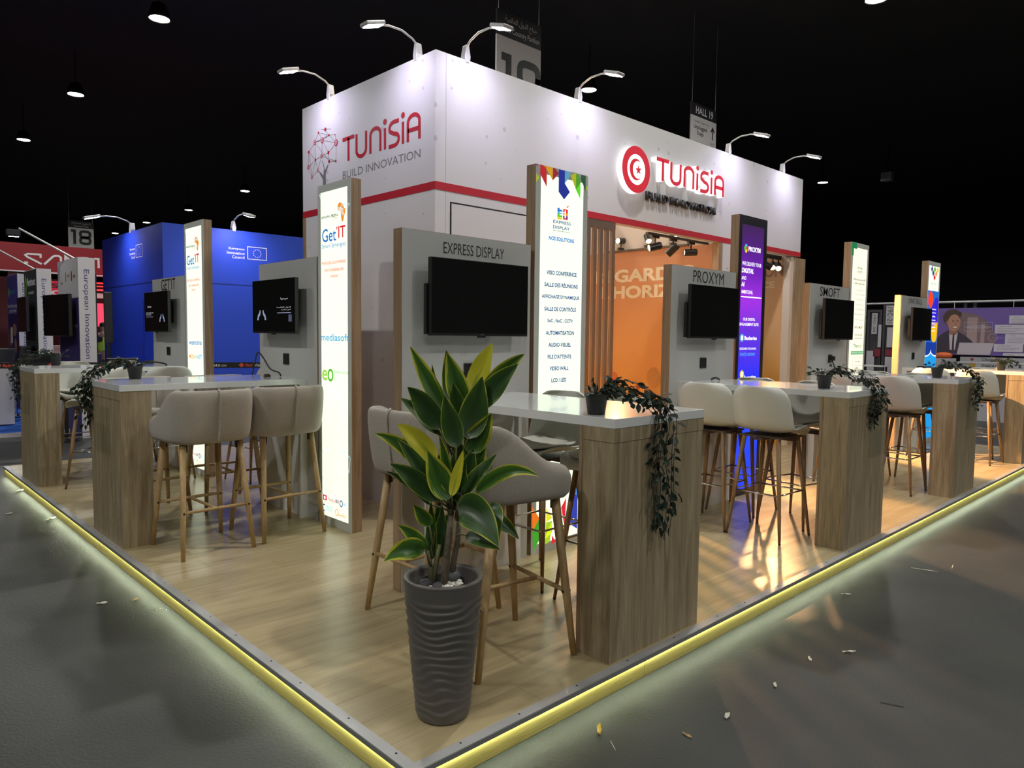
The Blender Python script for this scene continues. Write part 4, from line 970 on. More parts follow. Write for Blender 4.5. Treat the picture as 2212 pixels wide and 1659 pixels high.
for r_, z in ((.1525, .541), (.147, .546), (.134, .545), (.130, .535), (.118, .40)): rows.append([(r_ * math.cos(2 * PI * k / SEG), r_ * math.sin(2 * PI * k / SEG), z) for k in range(SEG)])
m = MB().grid(rows, closed=True); m.f.append(list(range(SEG))); m.mi.append(0); e0 = (len(rows) - 1) * SEG; m.f.append([e0 + k for k in range(SEG)]); m.mi.append(0)
obj('planter', m, POTM, pt, smooth=True)
ip = obj('inner_pot', MB().lathe([(.070, .40), (.092, .515), (.096, .520), (.090, .520), (.086, .50)], 28, (-.008, .0, 0)), BLACK, pt, smooth=True)
obj('soil', MB().lathe([(.087, .40), (.087, .497), (.04, .505), (.001, .505)], 24, (-.008, 0, 0)), SOIL, pt, smooth=True)
LAT = Vector((.7224, -.6915, 0)); DEP = Vector((.6915, .7224, 0))
def W(px, py, dep=0.):
    # point in the plant's own upright plane that faces the platform corner
    s = .001765 * (1 + dep / 2.78)
    return LAT * ((px - 956.5) * s) + DEP * dep + Vector((0, 0, 1.458 - (py - 724) * s + dep * -.0))
def cw(a, b, dep=0.): return W(780 + .3496 * a, 720 + .3496 * b, dep)
canes = [([(505, 1575), (520, 1420), (538, 1260), (548, 1120)], [.0145, .014, .013, .011], -.01), ([(545, 1540), (560, 1400), (585, 1270), (590, 1150)], [.0125, .012, .011, .009], .045)]
for pts, rr, dp in canes: obj('cane', MB().tube([cw(a, b, dp) for a, b in pts], rr, 10), STEM, pt, smooth=True)
for pts in ([(430, 1560), (425, 1450), (405, 1340)], [(440, 1550), (455, 1430), (480, 1300)], [(548, 1120), (565, 960), (590, 780), (600, 640)], [(548, 1130), (530, 1000), (545, 860), (545, 700)], [(590, 1150), (600, 1000), (640, 850)]):
    obj('stem', MB().tube([cw(a, b, .0) for a, b in pts], [.010 - .0012 * k for k in range(len(pts))], 8), PETI, pt, smooth=True)
def leaf(m_, base, tip, wpx, d0=0., d1=0., sag=0., roll=0., root=None, via=None):
    B = cw(*base, d0); T = cw(*tip, d1); wd = wpx * .3496 * .001765 * .63
    V = cw(*via, (d0 + d1) / 2) if via else (B + T) / 2 + Vector((0, 0, sag))
    N = 16; P = [(1 - t) ** 2 * B + 2 * t * (1 - t) * V + t * t * T for t in [k / N for k in range(N + 1)]]
    rows = []; ref = (-DEP + Vector((0, 0, .25))).normalized()
    tw = random.uniform(-.25, .25)
    for k in range(N + 1):
        t = k / N; tg = (P[min(k + 1, N)] - P[max(k - 1, 0)]).normalized()
        side = tg.cross(ref).normalized(); nrm = side.cross(tg).normalized()
        rl = roll + tw * t
        s2 = side * math.cos(rl) + nrm * math.sin(rl); n2 = -side * math.sin(rl) + nrm * math.cos(rl)
        q = max(0.02, math.sin(PI * min(1, t ** .72)) ** .75 if t < .995 else .01) * (1 - .18 * t)
        rip = .12 * wd * math.sin(9 * t + tw * 20)
        rows.append([P[k] + s2 * (u * wd * q) + n2 * (-.28 * wd * q * (1 - abs(u)) * 1.0 + (rip * abs(u) * q if abs(u) > .6 else 0)) for u in (-1, -.66, -.33, 0, .33, .66, 1)])
    o = obj('leaf', MB().grid(rows, uv=True), m_, pt, smooth=True)
    if root:
        Rr = cw(*root, 0); obj('petiole', MB().tube([Rr, lerp(Rr, B, .5) + Vector((0, 0, .004)), B + (P[1] - B) * .5], [.0048, .0038, .0026], 6), PETI, o, smooth=True)
    return o
G, Vg, Y = LEAFG, LEAFV, LEAFY
for a in [(Vg, (500, 470), (290, 85), 92, .02, .03, .0, .2, (570, 720)), (G, (565, 440), (505, 105), 105, .05, .06, 0, -.2, (575, 700)), (Vg, (622, 450), (518, 120), 118, .0, .0, 0, .1, (590, 680)),
          (Y, (655, 350), (782, 58), 118, .06, .05, .0, .2, (600, 640)), (Vg, (720, 400), (985, 122), 95, .05, .02, .035, -.2, (605, 650)), (G, (690, 470), (958, 182), 118, -.02, -.06, .02, .1, (600, 680)),
          (G, (655, 645), (738, 262), 150, -.05, -.04, 0, .0, (590, 800)), (G, (590, 700), (512, 378), 108, -.06, -.06, .0, .15, (570, 860)), (G, (480, 590), (285, 332), 122, -.02, -.03, .03, .2, (560, 760)),
          (G, (485, 615), (232, 398), 90, .03, .03, .02, -.3, (560, 780)), (G, (470, 640), (420, 190), 80, .06, .05, 0, .6, (560, 760)), (Y, (455, 790), (222, 558), 108, .0, -.02, .03, -.1, (555, 900)), (Vg, (420, 850), (80, 618), 88, .01, .0, .05, .2, (550, 960)),
          (G, (440, 960), (225, 650), 80, -.01, -.04, .03, -.3, (550, 1000)), (G, (475, 1035), (188, 800), 105, -.05, -.08, .03, .2, (545, 1080)), (Vg, (545, 1020), (415, 718), 132, -.07, -.08, .0, -.1, (550, 1080)), (G, (420, 1060), (148, 850), 50, .02, .01, .04, .7, (540, 1090)),
          (Vg, (660, 730), (800, 485), 128, -.03, -.05, .0, -.25, (600, 860)), (G, (690, 760), (770, 500), 70, .05, .06, .0, .4, (600, 850)), (Vg, (650, 950), (755, 660), 105, -.01, -.01, .0, .1, (590, 1040)), (G, (615, 1000), (832, 735), 80, -.04, -.05, .02, .55, (580, 1080)), (G, (600, 990), (690, 700), 115, -.03, -.03, .0, -.2, (575, 1080)),
          (Vg, (705, 980), (1118, 868), 74, -.06, -.20, .10, .25, (580, 1120)), (Y, (560, 1000), (632, 712), 60, -.075, -.075, .0, .3, (560, 1090)), (Y, (500, 1010), (462, 900), 60, -.06, -.06, 0, .3, (545, 1080)), (G, (600, 1062), (872, 1305), 175, -.09, -.20, .075, .05, (575, 1130)),
          (G, (775, 1120), (972, 1262), 80, .0, -.03, .03, .3, None), (Vg, (425, 1190), (325, 1055), 80, -.03, -.05, .01, .2, (440, 1330)), (Vg, (405, 1335), (233, 1182), 74, -.03, -.07, .02, -.2, (430, 1450)), (Vg, (400, 1335), (155, 1408), 112, -.04, -.12, .045, .1, (430, 1450)),
          (G, (640, 1240), (862, 1330), 80, -.02, -.08, .02, .3, (590, 1240)), (G, (430, 1400), (425, 1030), 64, .0, .0, 0, .2, (430, 1540)), (G, (480, 1390), (495, 1060), 74, .01, .0, .0, -.2, (445, 1520)), (G, (455, 1330), (470, 1010), 60, .04, .04, 0, .4, (440, 1500)), (G, (620, 980), (650, 620), 90, .05, .05, 0, -.4, (585, 1060)), (Vg, (540, 860), (480, 620), 60, -.03, -.05, .0, .5, (550, 940))]:
    leaf(*a)
for a in [(G, (560, 640), (470, 330), 100, .06, .08, 0, .5, (570, 800)), (G, (610, 620), (640, 300), 110, .07, .08, 0, -.4, (590, 780)), (G, (560, 830), (520, 560), 96, .03, .04, 0, .6, (565, 960)), (Vg, (610, 850), (690, 560), 96, .03, .03, 0, -.5, (585, 980)),
          (G, (530, 930), (400, 700), 96, .03, .02, .01, .5, (550, 1060)), (G, (590, 930), (600, 640), 90, -.02, -.02, 0, .2, (575, 1060)), (Vg, (520, 1010), (330, 830), 86, .03, .03, .03, .4, (545, 1090)), (G, (620, 930), (745, 800), 84, .05, .06, .02, -.6, (580, 1060)),
          (G, (560, 1030), (500, 800), 84, -.03, -.05, 0, .4, (560, 1110)), (G, (590, 1040), (640, 830), 84, -.03, -.04, 0, -.4, (580, 1110)), (G, (600, 520), (560, 300), 84, -.02, -.03, 0, .3, (595, 660)), (G, (420, 1220), (470, 1090), 60, .02, .02, 0, -.3, (435, 1380)), (G, (470, 1260), (520, 1110), 56, .03, .04, 0, .4, (455, 1400))]:
    leaf(*a)
leaf(G, (790, 1060), (862, 1262), 105, -.06, -.14, .06, .3, None)
obj('petiole', MB().tube([cw(560, 1090), cw(640, 1010, -.03), cw(720, 1000, -.05), cw(795, 1062, -.06)], .004, 6), PETI, pt, smooth=True)
# stones lying in the planter
STW = mat('pebble_white', (.62, .60, .54), .6, var=.1, vscale=30); STD = mat('stone_grey', (.075, .078, .082), .6, var=.2, vscale=20)
def stone(name, r, seed):
    rr = random.Random(seed); bm = bmesh.new(); bmesh.ops.create_icosphere(bm, subdivisions=2, radius=r)
    s = (rr.uniform(.85, 1.2), rr.uniform(.75, 1.0), rr.uniform(.55, .75))
    for v in bm.verts:
        q = 1 + .09 * math.sin(v.co.x / r * 2.1 + seed) + .08 * math.cos(v.co.y / r * 2.6 + seed * 2); v.co = Vector((v.co.x * s[0], v.co.y * s[1], v.co.z * s[2])) * q
    me = bpy.data.meshes.new(name); bm.to_mesh(me); bm.free(); me.polygons.foreach_set('use_smooth', [True] * len(me.polygons)); return me
PEB = [stone('pebble', .0105, k) for k in range(4)]
for me in PEB: me.materials.append(STW)
rr = random.Random(4); n_ = 0; spots = []
while n_ < 34:
    a = rr.uniform(-PI * .95, .25); d = rr.uniform(.012, .082); x = PC.x - .008 + math.cos(a - .1) * d; y = PC.y + math.sin(a - .1) * d
    if any((x - q[0]) ** 2 + (y - q[1]) ** 2 < .0135 ** 2 for q in spots):
        if rr.random() < .97: continue
    spots.append((x, y)); o = bpy.data.objects.new('pebble', PEB[n_ % 4]); COL.objects.link(o)
    o.location = (x, y, .508 + (.006 if n_ > 24 else 0)); o.rotation_euler = (rr.uniform(-.3, .3), rr.uniform(-.3, .3), rr.uniform(0, 6)); tag(o, 'white pebble lying on the soil of the big planter', 'pebble', 'white pebbles in the big planter'); n_ += 1
for k, (dx, dy, z, r, lab) in enumerate(((-.066, .028, .520, .030, 'grey stone at the left rim of the inner pot in the big planter'), (-.040, -.012, .515, .021, 'smaller grey stone left of the white pebbles in the big planter'), (.050, .012, .524, .036, 'large grey stone behind the white pebbles in the big planter'), (.103, -.030, .470, .030, 'dark stone between the inner pot and the planter wall, lower one'), (.100, .030, .475, .034, 'dark stone between the inner pot and the planter wall, upper one'))):
    me = stone('stone', r, 10 + k); me.materials.append(STD); o = bpy.data.objects.new('stone', me); COL.objects.link(o); o.location = (PC.x + dx, PC.y + dy, z); tag(o, lab, 'stone', 'grey stones in the big planter')

# ------------------------------------------------------------------ small pots with trailing vines
VLEAF = mat('vine_leaf', (.011, .027, .015), .45, var=.5, vscale=25, spec=.4)
VSTEM = mat('vine_stem', (.045, .03, .015), .7)
POTB = mat('pot_black', (.014, .015, .015), .5)
def vine_pot(label, pos, vines, nleaf, seed, lsize=.037):
    r = random.Random(seed); t = thing('trailing_plant', label, 'potted plant', (pos[0], pos[1], 1.1005), 0, 'small black pots with trailing vines on the counters')
    obj('pot', MB().lathe([(.036, 0), (.040, .002), (.052, .085), (.055, .086), (.056, .098), (.050, .098), (.047, .085)], 18), POTB, t, smooth=True)
    obj('soil', MB().lathe([(.047, .07), (.047, .088), (.001, .09)], 14), SOIL, t)
    sm = MB(); lm = MB()
    def add_leaf(p, d, s):
        d = d.normalized(); up = Vector((r.uniform(-1, 1), r.uniform(-1, 1), r.uniform(-.2, 1))); sd = d.cross(up)
        if sd.length < .05: return
        sd.normalize(); nm = sd.cross(d).normalized(); n = len(lm.v)
        for t_, w_, h_ in ((0, .04, 0), (.22, .22, .05), (.45, .29, .06), (.75, .17, .03), (1, .01, -.04)):
            c = p + d * (t_ * s) + nm * (h_ * s)
            for u in (-1, 0, 1): lm.v.append(tuple(c + sd * (u * w_ * s) + nm * (.10 * s * abs(u))))
        for i in range(4):
            for j in range(2):
                a = n + i * 3 + j; lm.f.append([a, a + 1, a + 4, a + 3]); lm.mi.append(0)
    tot = sum(len(v) for v in vines)
    for v in vines:
        P = [Vector(q) for q in v]; Q = []
        for i in range(len(P) - 1):
            p0, p1, p2, p3 = P[max(i - 1, 0)], P[i], P[i + 1], P[min(i + 2, len(P) - 1)]
            for k in range(8):
                u = k / 8; Q.append(.5 * ((2 * p1) + (p2 - p0) * u + (2 * p0 - 5 * p1 + 4 * p2 - p3) * u * u + (3 * p1 - p0 - 3 * p2 + p3) * u ** 3))
        Q.append(P[-1]); sm.tube(Q, .0016, 5)
        cnt = int(nleaf * len(v) / tot)
        for k in range(cnt):
            i = min(len(Q) - 2, int((k + r.random()) / cnt * (len(Q) - 1))); tg = Q[i + 1] - Q[i]
            off = Vector((r.uniform(-1, 1), r.uniform(-1, 1), r.uniform(-.9, .6)))
            tw = off * .028 * r.random(); p = Q[i] + tw
            if tw.length > .012: sm.tube([Q[i], p], .0009, 4)
            add_leaf(p, off + tg.normalized() * .5 + Vector((0, 0, -.25)), lsize * r.uniform(.7, 1.2))
        add_leaf(Q[-1], Q[-1] - Q[-2], lsize)
    # a small tuft over the pot
    for k in range(14):
        a = r.uniform(0, 6.28); q = Vector((.03 * math.cos(a), .03 * math.sin(a), .09)); e = q + Vector((.06 * math.cos(a), .06 * math.sin(a), r.uniform(.0, .06)))
        sm.tube([q, e], .0012, 4); add_leaf(e, e - q + Vector((0, 0, -.02)), lsize); add_leaf(lerp(q, e, .5), Vector((r.uniform(-1, 1), r.uniform(-1, 1), .4)), lsize * .8)
    obj('vine', sm, VSTEM, t); obj('foliage', lm, VLEAF, t, smooth=True)
    return t
def hang(sx, n, seed, over, fall, start=.05, vert=False):
    # vines that arch from the pot towards +x/-y and fall over the counter edge; over = horizontal run (dx, dy) to the edge
    r = random.Random(seed); out = []
    for k in range(n):
        f = r.uniform(.45, 1.0) if k else 1.0; j = lambda s: r.uniform(-s, s)
        ox, oy = over[0] + j(.045), over[1] + j(.045)
        v = [(0, 0, .09), (ox * .25, oy * .25, .135 + j(.03)), (ox * .6, oy * .6, .10 + j(.04)), (ox * .9, oy * .9, .05 + abs(j(.03)))]
        if f > .35 and fall:
            ex, ey = (ox + (.0 if vert else 0), oy)
            nx, ny = (ex * 1.0, ey * 1.0)
            mag = math.hypot(*over); ux, uy = edge_dir
            v += [(nx + ux * .03, ny + uy * .03, -.02), (nx + ux * .035 + j(.03), ny + uy * .025, -.02 - fall * f * .35), (nx + ux * .02 + j(.035), ny + uy * .02, -.02 - fall * f * .7), (nx + ux * .015 + j(.03), ny + uy * .02, -.02 - fall * f)]
        out.append(v)
    return out
edge_dir = (0, -1)
vine_pot('small black pot with vines hanging far down the nearest wood counter end', (1.205, .235), hang(1, 9, 3, (.225, -.195), .52), 260, 1, .041)
vine_pot('small black pot with vines hanging over the second counter end near the white stools', (3.905, .33), hang(1, 9, 5, (.17, -.30), .24), 210, 2)
vine_pot('small black pot with vines on the third counter of the right row', (6.40, .30), hang(1, 8, 7, (.17, -.27), .26), 190, 3)
vine_pot('small black pot with leaves lit from the side on the far right counter', (9.20, .38), [[(0, 0, .09), (.08, -.05, .13), (.17, -.1, .10), (.26, -.14, .04)], [(0, 0, .09), (.07, .02, .12), (.16, -.02, .11), (.24, -.06, .05)], [(0, 0, .09), (-.04, -.03, .10), (-.09, -.05, .07)]] , 110, 4)
edge_dir = (-1, 0)
vine_pot('small black pot with vines reaching over the left end of the long left counter', (.33, 3.96), hang(1, 9, 9, (-.295, .06), .30), 250, 5, .040)
vine_pot('small black pot with vines over the end of the farthest left counter', (.36, 6.62), hang(1, 8, 11, (-.325, .02), .30), 180, 6)

# ------------------------------------------------------------------ scraps on the hall carpet
SCR = mat('scrap_pale', (.55, .56, .48), .6); SCY = mat('scrap_yellow', (.62, .42, .05), .5); SCB = mat('scrap_brown', (.40, .26, .10), .6)
def scrap(name, label, cat, pos, ang, L, Wd, m, curl=.006):
    rows = []
    for k in range(7):
        t = k / 6 - .5; wv = .35 + .65 * math.sin(PI * (k + .6) / 7.2)
        rows.append([(t * L, u * Wd / 2 * wv + .12 * Wd * math.sin(5 * t), .002 + curl * abs(math.sin(4 * t + u))) for u in (-1, 0, 1)])
    o = obj(name, MB().grid(rows), m, None, smooth=True, solid=.0012, loc=(pos[0], pos[1], FL), rot=(0, 0, R_(ang))); return tag(o, label, cat)
scrap('dry_leaf', 'pale dry leaf on the carpet left of the platform, larger one', 'leaf', (-.255, 2.64), -30, .055, .030, SCR)
scrap('dry_leaf', 'small orange brown leaf on the carpet left of the platform', 'leaf', (-.10, 2.572), 20, .040, .022, SCB)
scrap('tape_strip', 'torn clear plastic strip lying against the left skirt board', 'tape', (-.075, 2.33), -65, .20, .05, CLEAR, .02)
scrap('paper_scrap', 'small pale scrap on the carpet near the far left platform corner', 'scrap', (-.26, 5.40), 10, .05, .025, SCR)
scrap('paper_scrap', 'curled pale scrap at the foot of the left skirt board, farthest one', 'scrap', (-.03, 6.35), 30, .10, .04, SCR, .015)
scrap('paper_scrap', 'curled pale scrap at the foot of the left skirt board below the wood counter end', 'scrap', (-.05, 4.95), 30, .11, .03, SCR, .015)
scrap('tape_scrap', 'crumpled yellow tape scrap on the carpet in front of the platform', 'tape', (.805, -.142), 35, .075, .018, SCY, .012)
scrap('stick', 'thin pale stick on the carpet below the yellow tape scrap', 'stick', (.762, -.245), 55, .065, .003, SCR, .001)
scrap('leaf_scrap', 'greenish leaf scrap standing on the carpet near the bottom picture edge', 'leaf', (1.03, -.40), 80, .045, .012, SCB)
scrap('paper_scrap', 'small white scrap on the carpet left of the orange light streaks', 'scrap', (1.28, -.43), 10, .05, .02, SCR)
scrap('paper_scrap', 'white scrap on the carpet seam between the light streaks', 'scrap', (1.68, -.44), 25, .045, .015, SCR)
scrap('paper_scrap', 'pale curled scrap right of the light streaks on the carpet', 'scrap', (2.28, -.53), -40, .07, .012, SCR, .01)
scrap('paper_scrap', 'pale scrap on the carpet seam farther right', 'scrap', (2.06, -.43), 30, .05, .014, SCR)
scrap('paper_scrap', 'small white scrap close to the right skirt board', 'scrap', (3.11, -.19), -50, .06, .012, SCR)
scrap('brush_stick', 'short pale stick with a thick end on the carpet at the far right', 'stick', (4.00, -.36), -75, .16, .010, SCR, .002)
scrap('paper_scrap', 'thin wire like scrap near the right picture edge', 'scrap', (4.22, -.47), 10, .10, .006, SCR, .003)
scrap('dark_stick', 'short dark stick on the carpet at the lower right', 'stick', (1.89, -.86), -70, .09, .006, INK, .001)

# ------------------------------------------------------------------ neighbouring stands on the left
BLUE = mat('blue_wall', (.022, .075, .58), .55)
BLUED = mat('blue_seam', (.008, .025, .18), .6)
bb = thing('blue_booth', 'large blue booth with white council lettering and star circle flags behind the left counters', 'booth', (3.613, 13.354, 0))
obj('wall', MB().box(0, 0, FL, .1, 4.2, 3.61), BLUE, bb); obj('wall', MB().box(.1, 0, FL, 7.5, .1, 3.61), BLUE, bb)
obj('wall', MB().box(7.4, .1, FL, 7.5, 4.2, 3.61), BLUE, bb)
obj('seam', MB().box(-.004, -.004, 2.455, 7.5, 0, 2.475).box(-.004, 0, 2.455, 0, 4.2, 2.475).box(-.004, 1.25, FL, 0, 1.265, 2.1), BLUED, bb)
obj('door_handle', MB().box(-.04, 1.32, .95, -.02, 1.34, 1.15).box(-.02, 1.32, 1.04, 0, 1.34, 1.06), CHROME, bb)
def eic(par, loc, rz, x0, k=1.):
    f = bpy.data.objects.new('wall_print', None); COL.objects.link(f); f.parent = par; f.location = loc; f.rotation_euler = (0, 0, rz)
    for i, s in enumerate(('European', 'Innovation', 'Council')):
        wd = (.34, .38, .27)[i]; text(s, x0 + .38 - wd, x0 + .38, 3.19 - i * .085, 3.25 - i * .085, PWHITE, f, y=-.002, bold=.012)
    obj('flag_print', MB().ribbon(rect(x0 + .45, 3.03, x0 + .87, 3.29), .014, -.004, -.001, closed=True), PWHITE, f)
    sm = MB()
    for i in range(12):
        a = i * PI / 6; cx, cz = x0 + .66 + .085 * math.cos(a), 3.16 + .085 * math.sin(a)
        sm.poly([(cx + (.016 if q % 2 == 0 else .007) * math.cos(PI / 2 + q * PI / 5), -.003, cz + (.016 if q % 2 == 0 else .007) * math.sin(PI / 2 + q * PI / 5)) for q in range(10)])
    obj('flag_print', sm, PWHITE, f)
eic(bb, (0, 0, 0), 0, 1.28); eic(bb, (0, 4.2, 0), H, 4.2 - 2.10)
def blue_lamp(o):
    for c in o.children_recursive:
        if c.type == 'LIGHT': c.data = c.data.copy(); c.data.energy = 70
o = dup(fl, (5.05, 13.40, 3.61), 0, 'arm floodlight on the blue booth front edge', 'arm floodlights on the blue booth'); o.scale = (1.6, 1.9, 1.6); blue_lamp(o)
o = dup(fl, (3.66, 15.35, 3.61), H, 'arm floodlight on the blue booth left edge, glaring', 'arm floodlights on the blue booth'); o.scale = (1.6, 1.9, 1.6); blue_lamp(o)

PANW = mat('panel_pinkish_white', (.66, .64, .66), .5)
PURP = mat('print_purple', (.045, .03, .15), .45); VIOL = mat('print_violet', (.10, .09, .42), .45); GREEND = mat('print_deep_green', (.035, .055, .05), .45); INDIGO = mat('print_indigo', (.06, .06, .22), .5)
def info_wall(label, y0, y1, kind):
    t = thing('information_wall', label, 'display wall', (1.33, y0, 0), 0, 'council information walls'); D = y1 - y0
    obj('body', MB().box(.004, 0, FL, .22, D, 2.5), PANW, t)
    text('European Innovation Council', .055, .145, .52, 2.33, INDIGO, t, y=-.002, rot90=True)
    f = bpy.data.objects.new('front_print', None); COL.objects.link(f); f.parent = t; f.location = (.003, D, 0); f.rotation_euler = (0, 0, H)
    if kind == 3:
        obj('print', MB().poly([(x, 0, z) for x, z in rect(0, 1.95, D, 2.5)]), PANW, f); obj('print', MB().poly([(x, 0, z) for x, z in rect(.03, FL, D, 1.93)]), PURP, f)
        decal('logo', f, mat('print_ochre', (.45, .30, .05), .5), rect(.46, 2.18, .52, 2.32)); decal('logo', f, RED, rect(.80, 2.18, .86, 2.32)); decal('logo', f, GREYT, rect(.60, 2.24, .70, 2.28), rect(.92, 2.22, 1.05, 2.26), rect(.18, 2.15, .30, 2.18))
        text('Go', .88, 1.02, 1.62, 1.68, mat('print_amber', (.8, .4, .03), .5), f, y=-.002, bold=.02); text('robots &', .86, 1.10, 1.50, 1.55, PWHITE, f, y=-.002, bold=.02)
    elif kind == 2:
        obj('print', MB().poly([(x, 0, z) for x, z in rect(.02, FL, D, 2.49)]), GREEND, f)
        text('Pertinent', .28, .95, 2.22, 2.36, PWHITE, f, y=-.002, bold=.03); text('eco-solutions', .36, .80, 2.08, 2.14, PWHITE, f, y=-.002, bold=.015)
        obj('logo', MB().ribbon([(.16, 2.40), (.08, 2.25), (.16, 2.05), (.24, 2.25)], .025, -.003, -.001, closed=True), mat('print_lime', (.35, .65, .05), .5), f)
        text('Tough on fires', .20, .75, 1.0, 1.05, PWHITE, f, y=-.002)
    else:
        obj('print', MB().poly([(x, 0, z) for x, z in rect(.02, 1.75, D, 2.49)]), VIOL, f); obj('print', MB().poly([(x, 0, z) for x, z in rect(.02, FL, D, 1.75)]), PURP, f)
        text('picteus', .30, .80, 2.12, 2.22, mat('print_cyan', (.10, .45, .75), .5), f, y=-.002, bold=.02); decal('logo', f, MATS.get('print_lime') or mat('print_lime', (.35, .65, .05), .5), disc(.2, 2.17, .07, .09))
        text('towards Smarter Screening\nat the Point of Need', .05, .95, 1.78, 1.95, PWHITE, f, y=-.002, bold=.015)
        decal('photo_print', f, mat('print_skin', (.42, .20, .14), .5), disc(.25, 1.3, .14, .18), disc(.65, 1.45, .2, .12), disc(.7, 1.15, .12, .14)); decal('photo_print', f, PWHITE, rect(.28, 1.2, .46, 1.5), y=-.003)
    return t
info_wall('white edged council wall with dark purple print, nearest to the blue booth', 9.9, 11.1, 3)
info_wall('white edged council wall with dark green print, middle of three', 12.62, 13.65, 2)
info_wall('white edged council wall with violet print at the left picture edge', 14.25, 15.3, 1)
def side_tv(label, y0, y1, x, tilt, z0=1.37, z1=1.98):
    t = thing('wall_screen', label, 'television', (x, (y0 + y1) / 2, (z0 + z1) / 2), H + tilt); d = (y1 - y0) / 2; h = (z1 - z0) / 2
    obj('body', MB().box(-d, 0, -h, d, .05, h), BLACK, t, bevel=.006); obj('screen', MB().poly([(a, -.001, b) for a, b in rect(-d + .012, -h + .02, d - .012, h - .012)]), SCREEN, t)
    obj('wall_mount', MB().box(-.12, .05, -.12, .12, .12, .12), BLACK, t)
side_tv('dark screen on the council wall with purple print', 9.98, 10.98, 1.16, .12)
side_tv('dark screen on the council wall with green print', 12.70, 13.45, 1.18, .0, 1.42, 2.02)
def pole_screen(label, x, y, top, wd):
    t = thing('standing_screen', label, 'screen', (x, y, FL)); obj('body', MB().box(0, -.03, top - .95, wd, .03, top), BLACK, t, bevel=.008)
    obj('pole', MB().tube([(wd / 2, 0, 0), (wd / 2, 0, top - .9)], .03, 10), BLACK, t); obj('base', MB().lathe([(.2, 0), (.2, .02), (.05, .03)], 18, (wd / 2, 0, 0)), BLACK, t)
pole_screen('dark standing screen on a pole left of the blue booth', 2.50, 13.2, 2.28, .14); pole_screen('dark screen edge behind the purple council wall', 1.64, 10.45, 2.42, .06)
for k, (y, z, lab) in enumerate(((10.2, 2.5, 'long arm spotlight on the purple council wall'), (12.9, 2.5, 'long arm spotlight on the green council wall'))):
    t = thing('arm_spotlight', lab, 'lamp', (1.40, y + .1, z), 0, 'long arm spotlights on the council walls')
    obj('arm', MB().tube([(0, 0, 0), (-.62, .40, .42)], .014, 8), STEEL, t)
    hd = obj('lamp_head', MB().box(-.78, .38, .30, -.60, .48, .40), BLACK, t, bevel=.02); obj('lens', MB().poly([(-.74, .40, .2995), (-.62, .40, .2995), (-.62, .46, .2995), (-.74, .46, .2995)]), glow('arm_fill_lens', (.92, .92, 1), 60), hd)  # lens glow added as fill light for the council walls
sl = thing('council_platform', 'low platform with bright blue carpet under the council walls', 'platform', (.45, 10.62, FL))
obj('base', MB().box(0, 0, 0, 3.1, 5.6, .062), PANW, sl); obj('blue_carpet', MB().box(.02, .02, .062, 3.1, 5.6, .066), mat('blue_carpet', (.02, .12, .55), .9), sl)
def white_counter(label, x0, y0, x1, y1, top):
    t = thing('reception_counter', label, 'counter', (x0, y0, -.018), 0); w_, d_ = x1 - x0, y1 - y0
    obj('body', MB().box(0, 0, 0, w_, d_, top - .03), PANW, t); obj('countertop', MB().box(-.02, -.02, top - .03, w_ + .02, d_ + .02, top), WHITE, t)
white_counter('white counter at the left picture edge behind the barrier band', .47, 11.62, .80, 12.1, .95)
white_counter('white counter half hidden behind the sideways white stool', 1.26, 10.72, 1.95, 11.0, .88)
LEATH = mat('dark_leather', (.03, .028, .03), .45)
def dark_chair(label, x, y, deg, top):
    t = thing('lounge_chair', label, 'chair', (x, y, -.018), R_(deg), 'dark padded chairs behind the barrier band')
    rows = [[(u * .24, -.2 - .05 * q + .06 * abs(u) ** 2, top - .42 + .42 * q) for u in [-1 + k / 4 for k in range(9)]] for q in (0, .25, .5, .75, .95, 1)]
    obj('backrest', MB().grid(rows), LEATH, t, smooth=True, solid=.06); obj('seat', MB().box(-.23, -.2, top - .44, .23, .22, top - .36), LEATH, t, bevel=.02)
    obj('pole', MB().tube([(0, 0, .02), (0, 0, top - .43)], .03, 10), CHROME, t); obj('base', MB().lathe([(.21, 0), (.21, .012), (.03, .03)], 18), CHROME, t)
dark_chair('black padded chair at the very left edge above the barrier band', .66, 12.5, 15, 1.17); dark_chair('black padded chair turned sideways next to the left edge', 1.02, 12.9, 60, 1.20)
dark_chair('black padded chair right behind the farthest small pot', 1.16, 11.55, -10, 1.10); dark_chair('black padded chair between the two nearest council walls', 1.85, 12.2, 20, 1.08); dark_chair('black padded chair in front of the blue booth wall', 2.3, 11.6, 0, 1.02)
tb = thing('high_table', 'white round table in front of the blue booth', 'table', (3.05, 10.9, FL)); obj('top', MB().lathe([(.55, .985), (.56, 1.0), (.55, 1.015)], 30), WHITE, tb); obj('pole', MB().tube([(0, 0, .02), (0, 0, .99)], .035, 10), CHROME, tb); obj('base', MB().lathe([(.26, 0), (.26, .012), (.04, .03)], 20), CHROME, tb)
bd = thing('barrier_band', 'black barrier band with repeated red and white company lettering', 'barrier', (-1.45, 10.87, 0), R_(-24.8))
obj('band', MB().box(0, 0, .925, 5.6, .004, 1.01), INK, bd)
for x in (.02, 2.8, 5.58): pp = obj('post', MB().tube([(x, .02, FL), (x, .02, 1.02)], .025, 10), BLACK, bd); obj('foot', MB().lathe([(.16, FL + .001), (.16, FL + .012), (.03, FL + .03)], 18, (x, .02, 0)), BLACK, pp)
RB = mat('band_red', (.75, .09, .05), .5)
